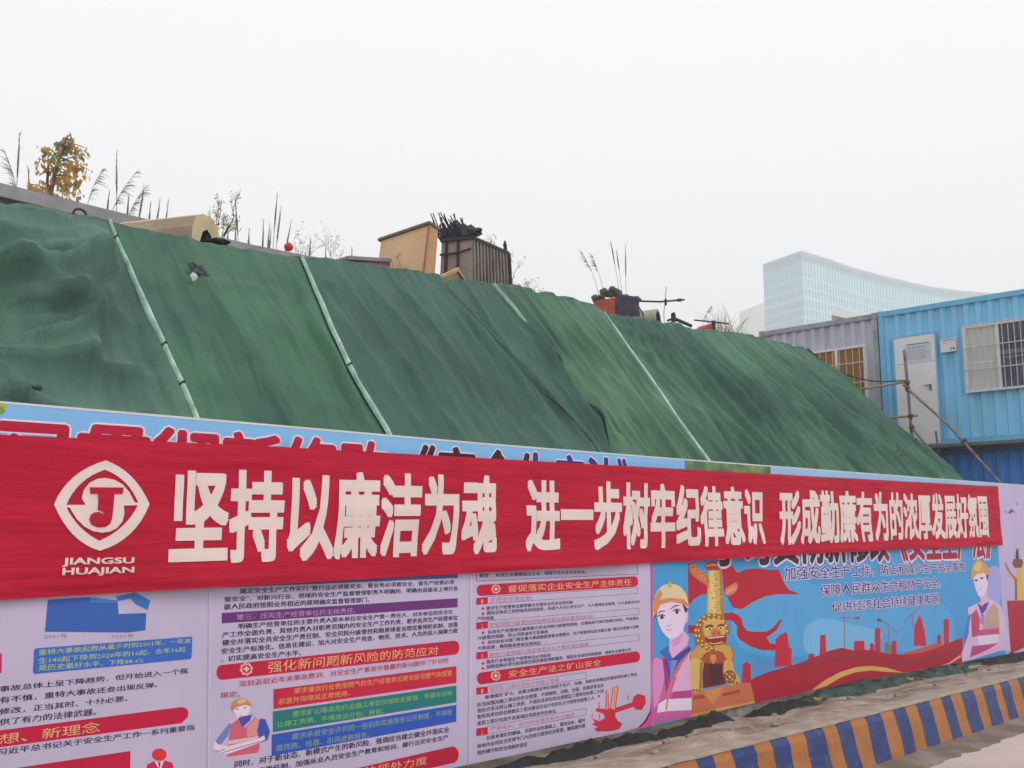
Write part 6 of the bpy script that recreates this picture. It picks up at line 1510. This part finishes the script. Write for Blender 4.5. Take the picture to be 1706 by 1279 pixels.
for i in range(len(fp) - 1):
    a, b = fp[i], fp[i + 1]; L = (b - a).length; t = (b - a).normalized(); nrm_ = Vector((t.y, -t.x, 0)); 
    if nrm_.dot(a) > 0: nrm_ = -nrm_
    k = max(1, round(L / (.95 if i == 0 else 2.1)))
    for j in range(k): 
        p = a.lerp(b, j / k) + nrm_ * .12; mu.beam(Vector((p.x, p.y, 0)), Vector((p.x, p.y, ZT_)), .20, .2, up=nrm_)
    for f in range(1, 27):
        z = f * 3.9; p, q = a + nrm_ * .06, b + nrm_ * .06; fb.beam(Vector((p.x, p.y, z)), Vector((q.x, q.y, z)), .12, .8 if f % 4 else 1.5)
    for z in (ZT_ - .1, ZT_ - 2.0):
        p, q = a + nrm_ * .12, b + nrm_ * .12; par.beam(Vector((p.x, p.y, z)), Vector((q.x, q.y, z)), .16, .22)
mu.build('mullions', M_mul, tw); fb.build('floor_bands', M_flr, tw); par.build('parapet_screen', M_mul, tw)
mb = MB()
for i in range(len(fp) - 1):
    a, b = fp[i], fp[i + 1]; mb.add([Vector((a.x + .3, a.y + .3, ZT_ - 4.1)), Vector((b.x + .3, b.y + .3, ZT_ - 4.1)), Vector((b.x + .3, b.y + .3, ZT_ - .2)), Vector((a.x + .3, a.y + .3, ZT_ - .2))], [(0, 1, 2, 3)])
mb.build('parapet_glass', mat('parapet_pale_glass', (.42, .60, .63), .3), tw)
ZO = 106.0; o1, o2 = onZ(1232, 520, ZO), onZ(1284, 499, ZO); pb2 = empty('office_block', (o1.x, o1.y, 0), 'very pale block fading in the haze left of the glass tower', 'building')
od_ = (o2 - o1); ob_ = Vector((40, 16, 0))
def ogon(z0, z1, sh=0.0): return [p + Vector((0, 0, z_ - ZO)) for z_ in (z0, z1) for p in (o1, o2, o2 + ob_, o1 + ob_)]
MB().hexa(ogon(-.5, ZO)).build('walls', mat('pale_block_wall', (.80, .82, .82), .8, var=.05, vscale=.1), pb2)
mb = MB(); on_ = Vector((od_.y, -od_.x, 0)).normalized() * .15
if on_.dot(o1) > 0: on_ = -on_
for k in range(12):
    z = 6 + k * 4.6 - ZO; mb.add([o1 + on_ + Vector((0, 0, z)), o2 + on_ + Vector((0, 0, z)), o2 + on_ + Vector((0, 0, z + 1.6)), o1 + on_ + Vector((0, 0, z + 1.6))], [(0, 1, 2, 3)])
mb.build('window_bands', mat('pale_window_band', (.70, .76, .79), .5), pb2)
ZH = 22.0
q1_, q2_ = onZ(1385, 513.5, ZH), onZ(1446, 527, ZH); hd_ = (q2_ - q1_).normalized(); hn_ = Vector((q1_.x, q1_.y, 0)).normalized(); hu = empty('roof_hut', (q1_.x, q1_.y, 0), 'low white building with flat pale roof in front of the glass tower', 'building')
def hbox(a0, a1, n0, n1, z0, z1): return MB().hexa([q1_ + hd_ * a_ + hn_ * n__ + Vector((0, 0, z_ - ZH)) for z_ in (z0, z1) for a_, n__ in ((a0, n0), (a1, n0), (a1, n1), (a0, n1))])
hbox(.5, 15, .6, 6, -.5, ZH - .61).build('walls', mat('hut_white', (.60, .60, .58), .8), hu); hbox(0, 16, 0, 7, ZH - .6, ZH).build('roof', mat('hut_roof', (.78, .80, .76), .7), hu)
hbox(.5, 15, .5, .59, ZH - 1.5, ZH - .7).build('eave_band', mat('hut_eave', (.50, .46, .45), .8), hu)

# ================================================================== HAZE: the misty air over the whole site
hz = MB(); hz.box((-720, -720, -4), (720, 720, 122))
hm = bpy.data.materials.new('misty_air'); hm.use_nodes = True; n_ = hm.node_tree; n_.nodes.clear()
vo = n_.nodes.new('ShaderNodeVolumePrincipled'); vo.inputs['Color'].default_value = (.985, .993, 1, 1); vo.inputs['Density'].default_value = .0019; vo.inputs['Anisotropy'].default_value = .2
oo = n_.nodes.new('ShaderNodeOutputMaterial'); n_.links.new(vo.outputs[0], oo.inputs['Volume'])
tag(hz.build('haze', hm), 'thin pale mist filling the air', None, None, 'stuff')
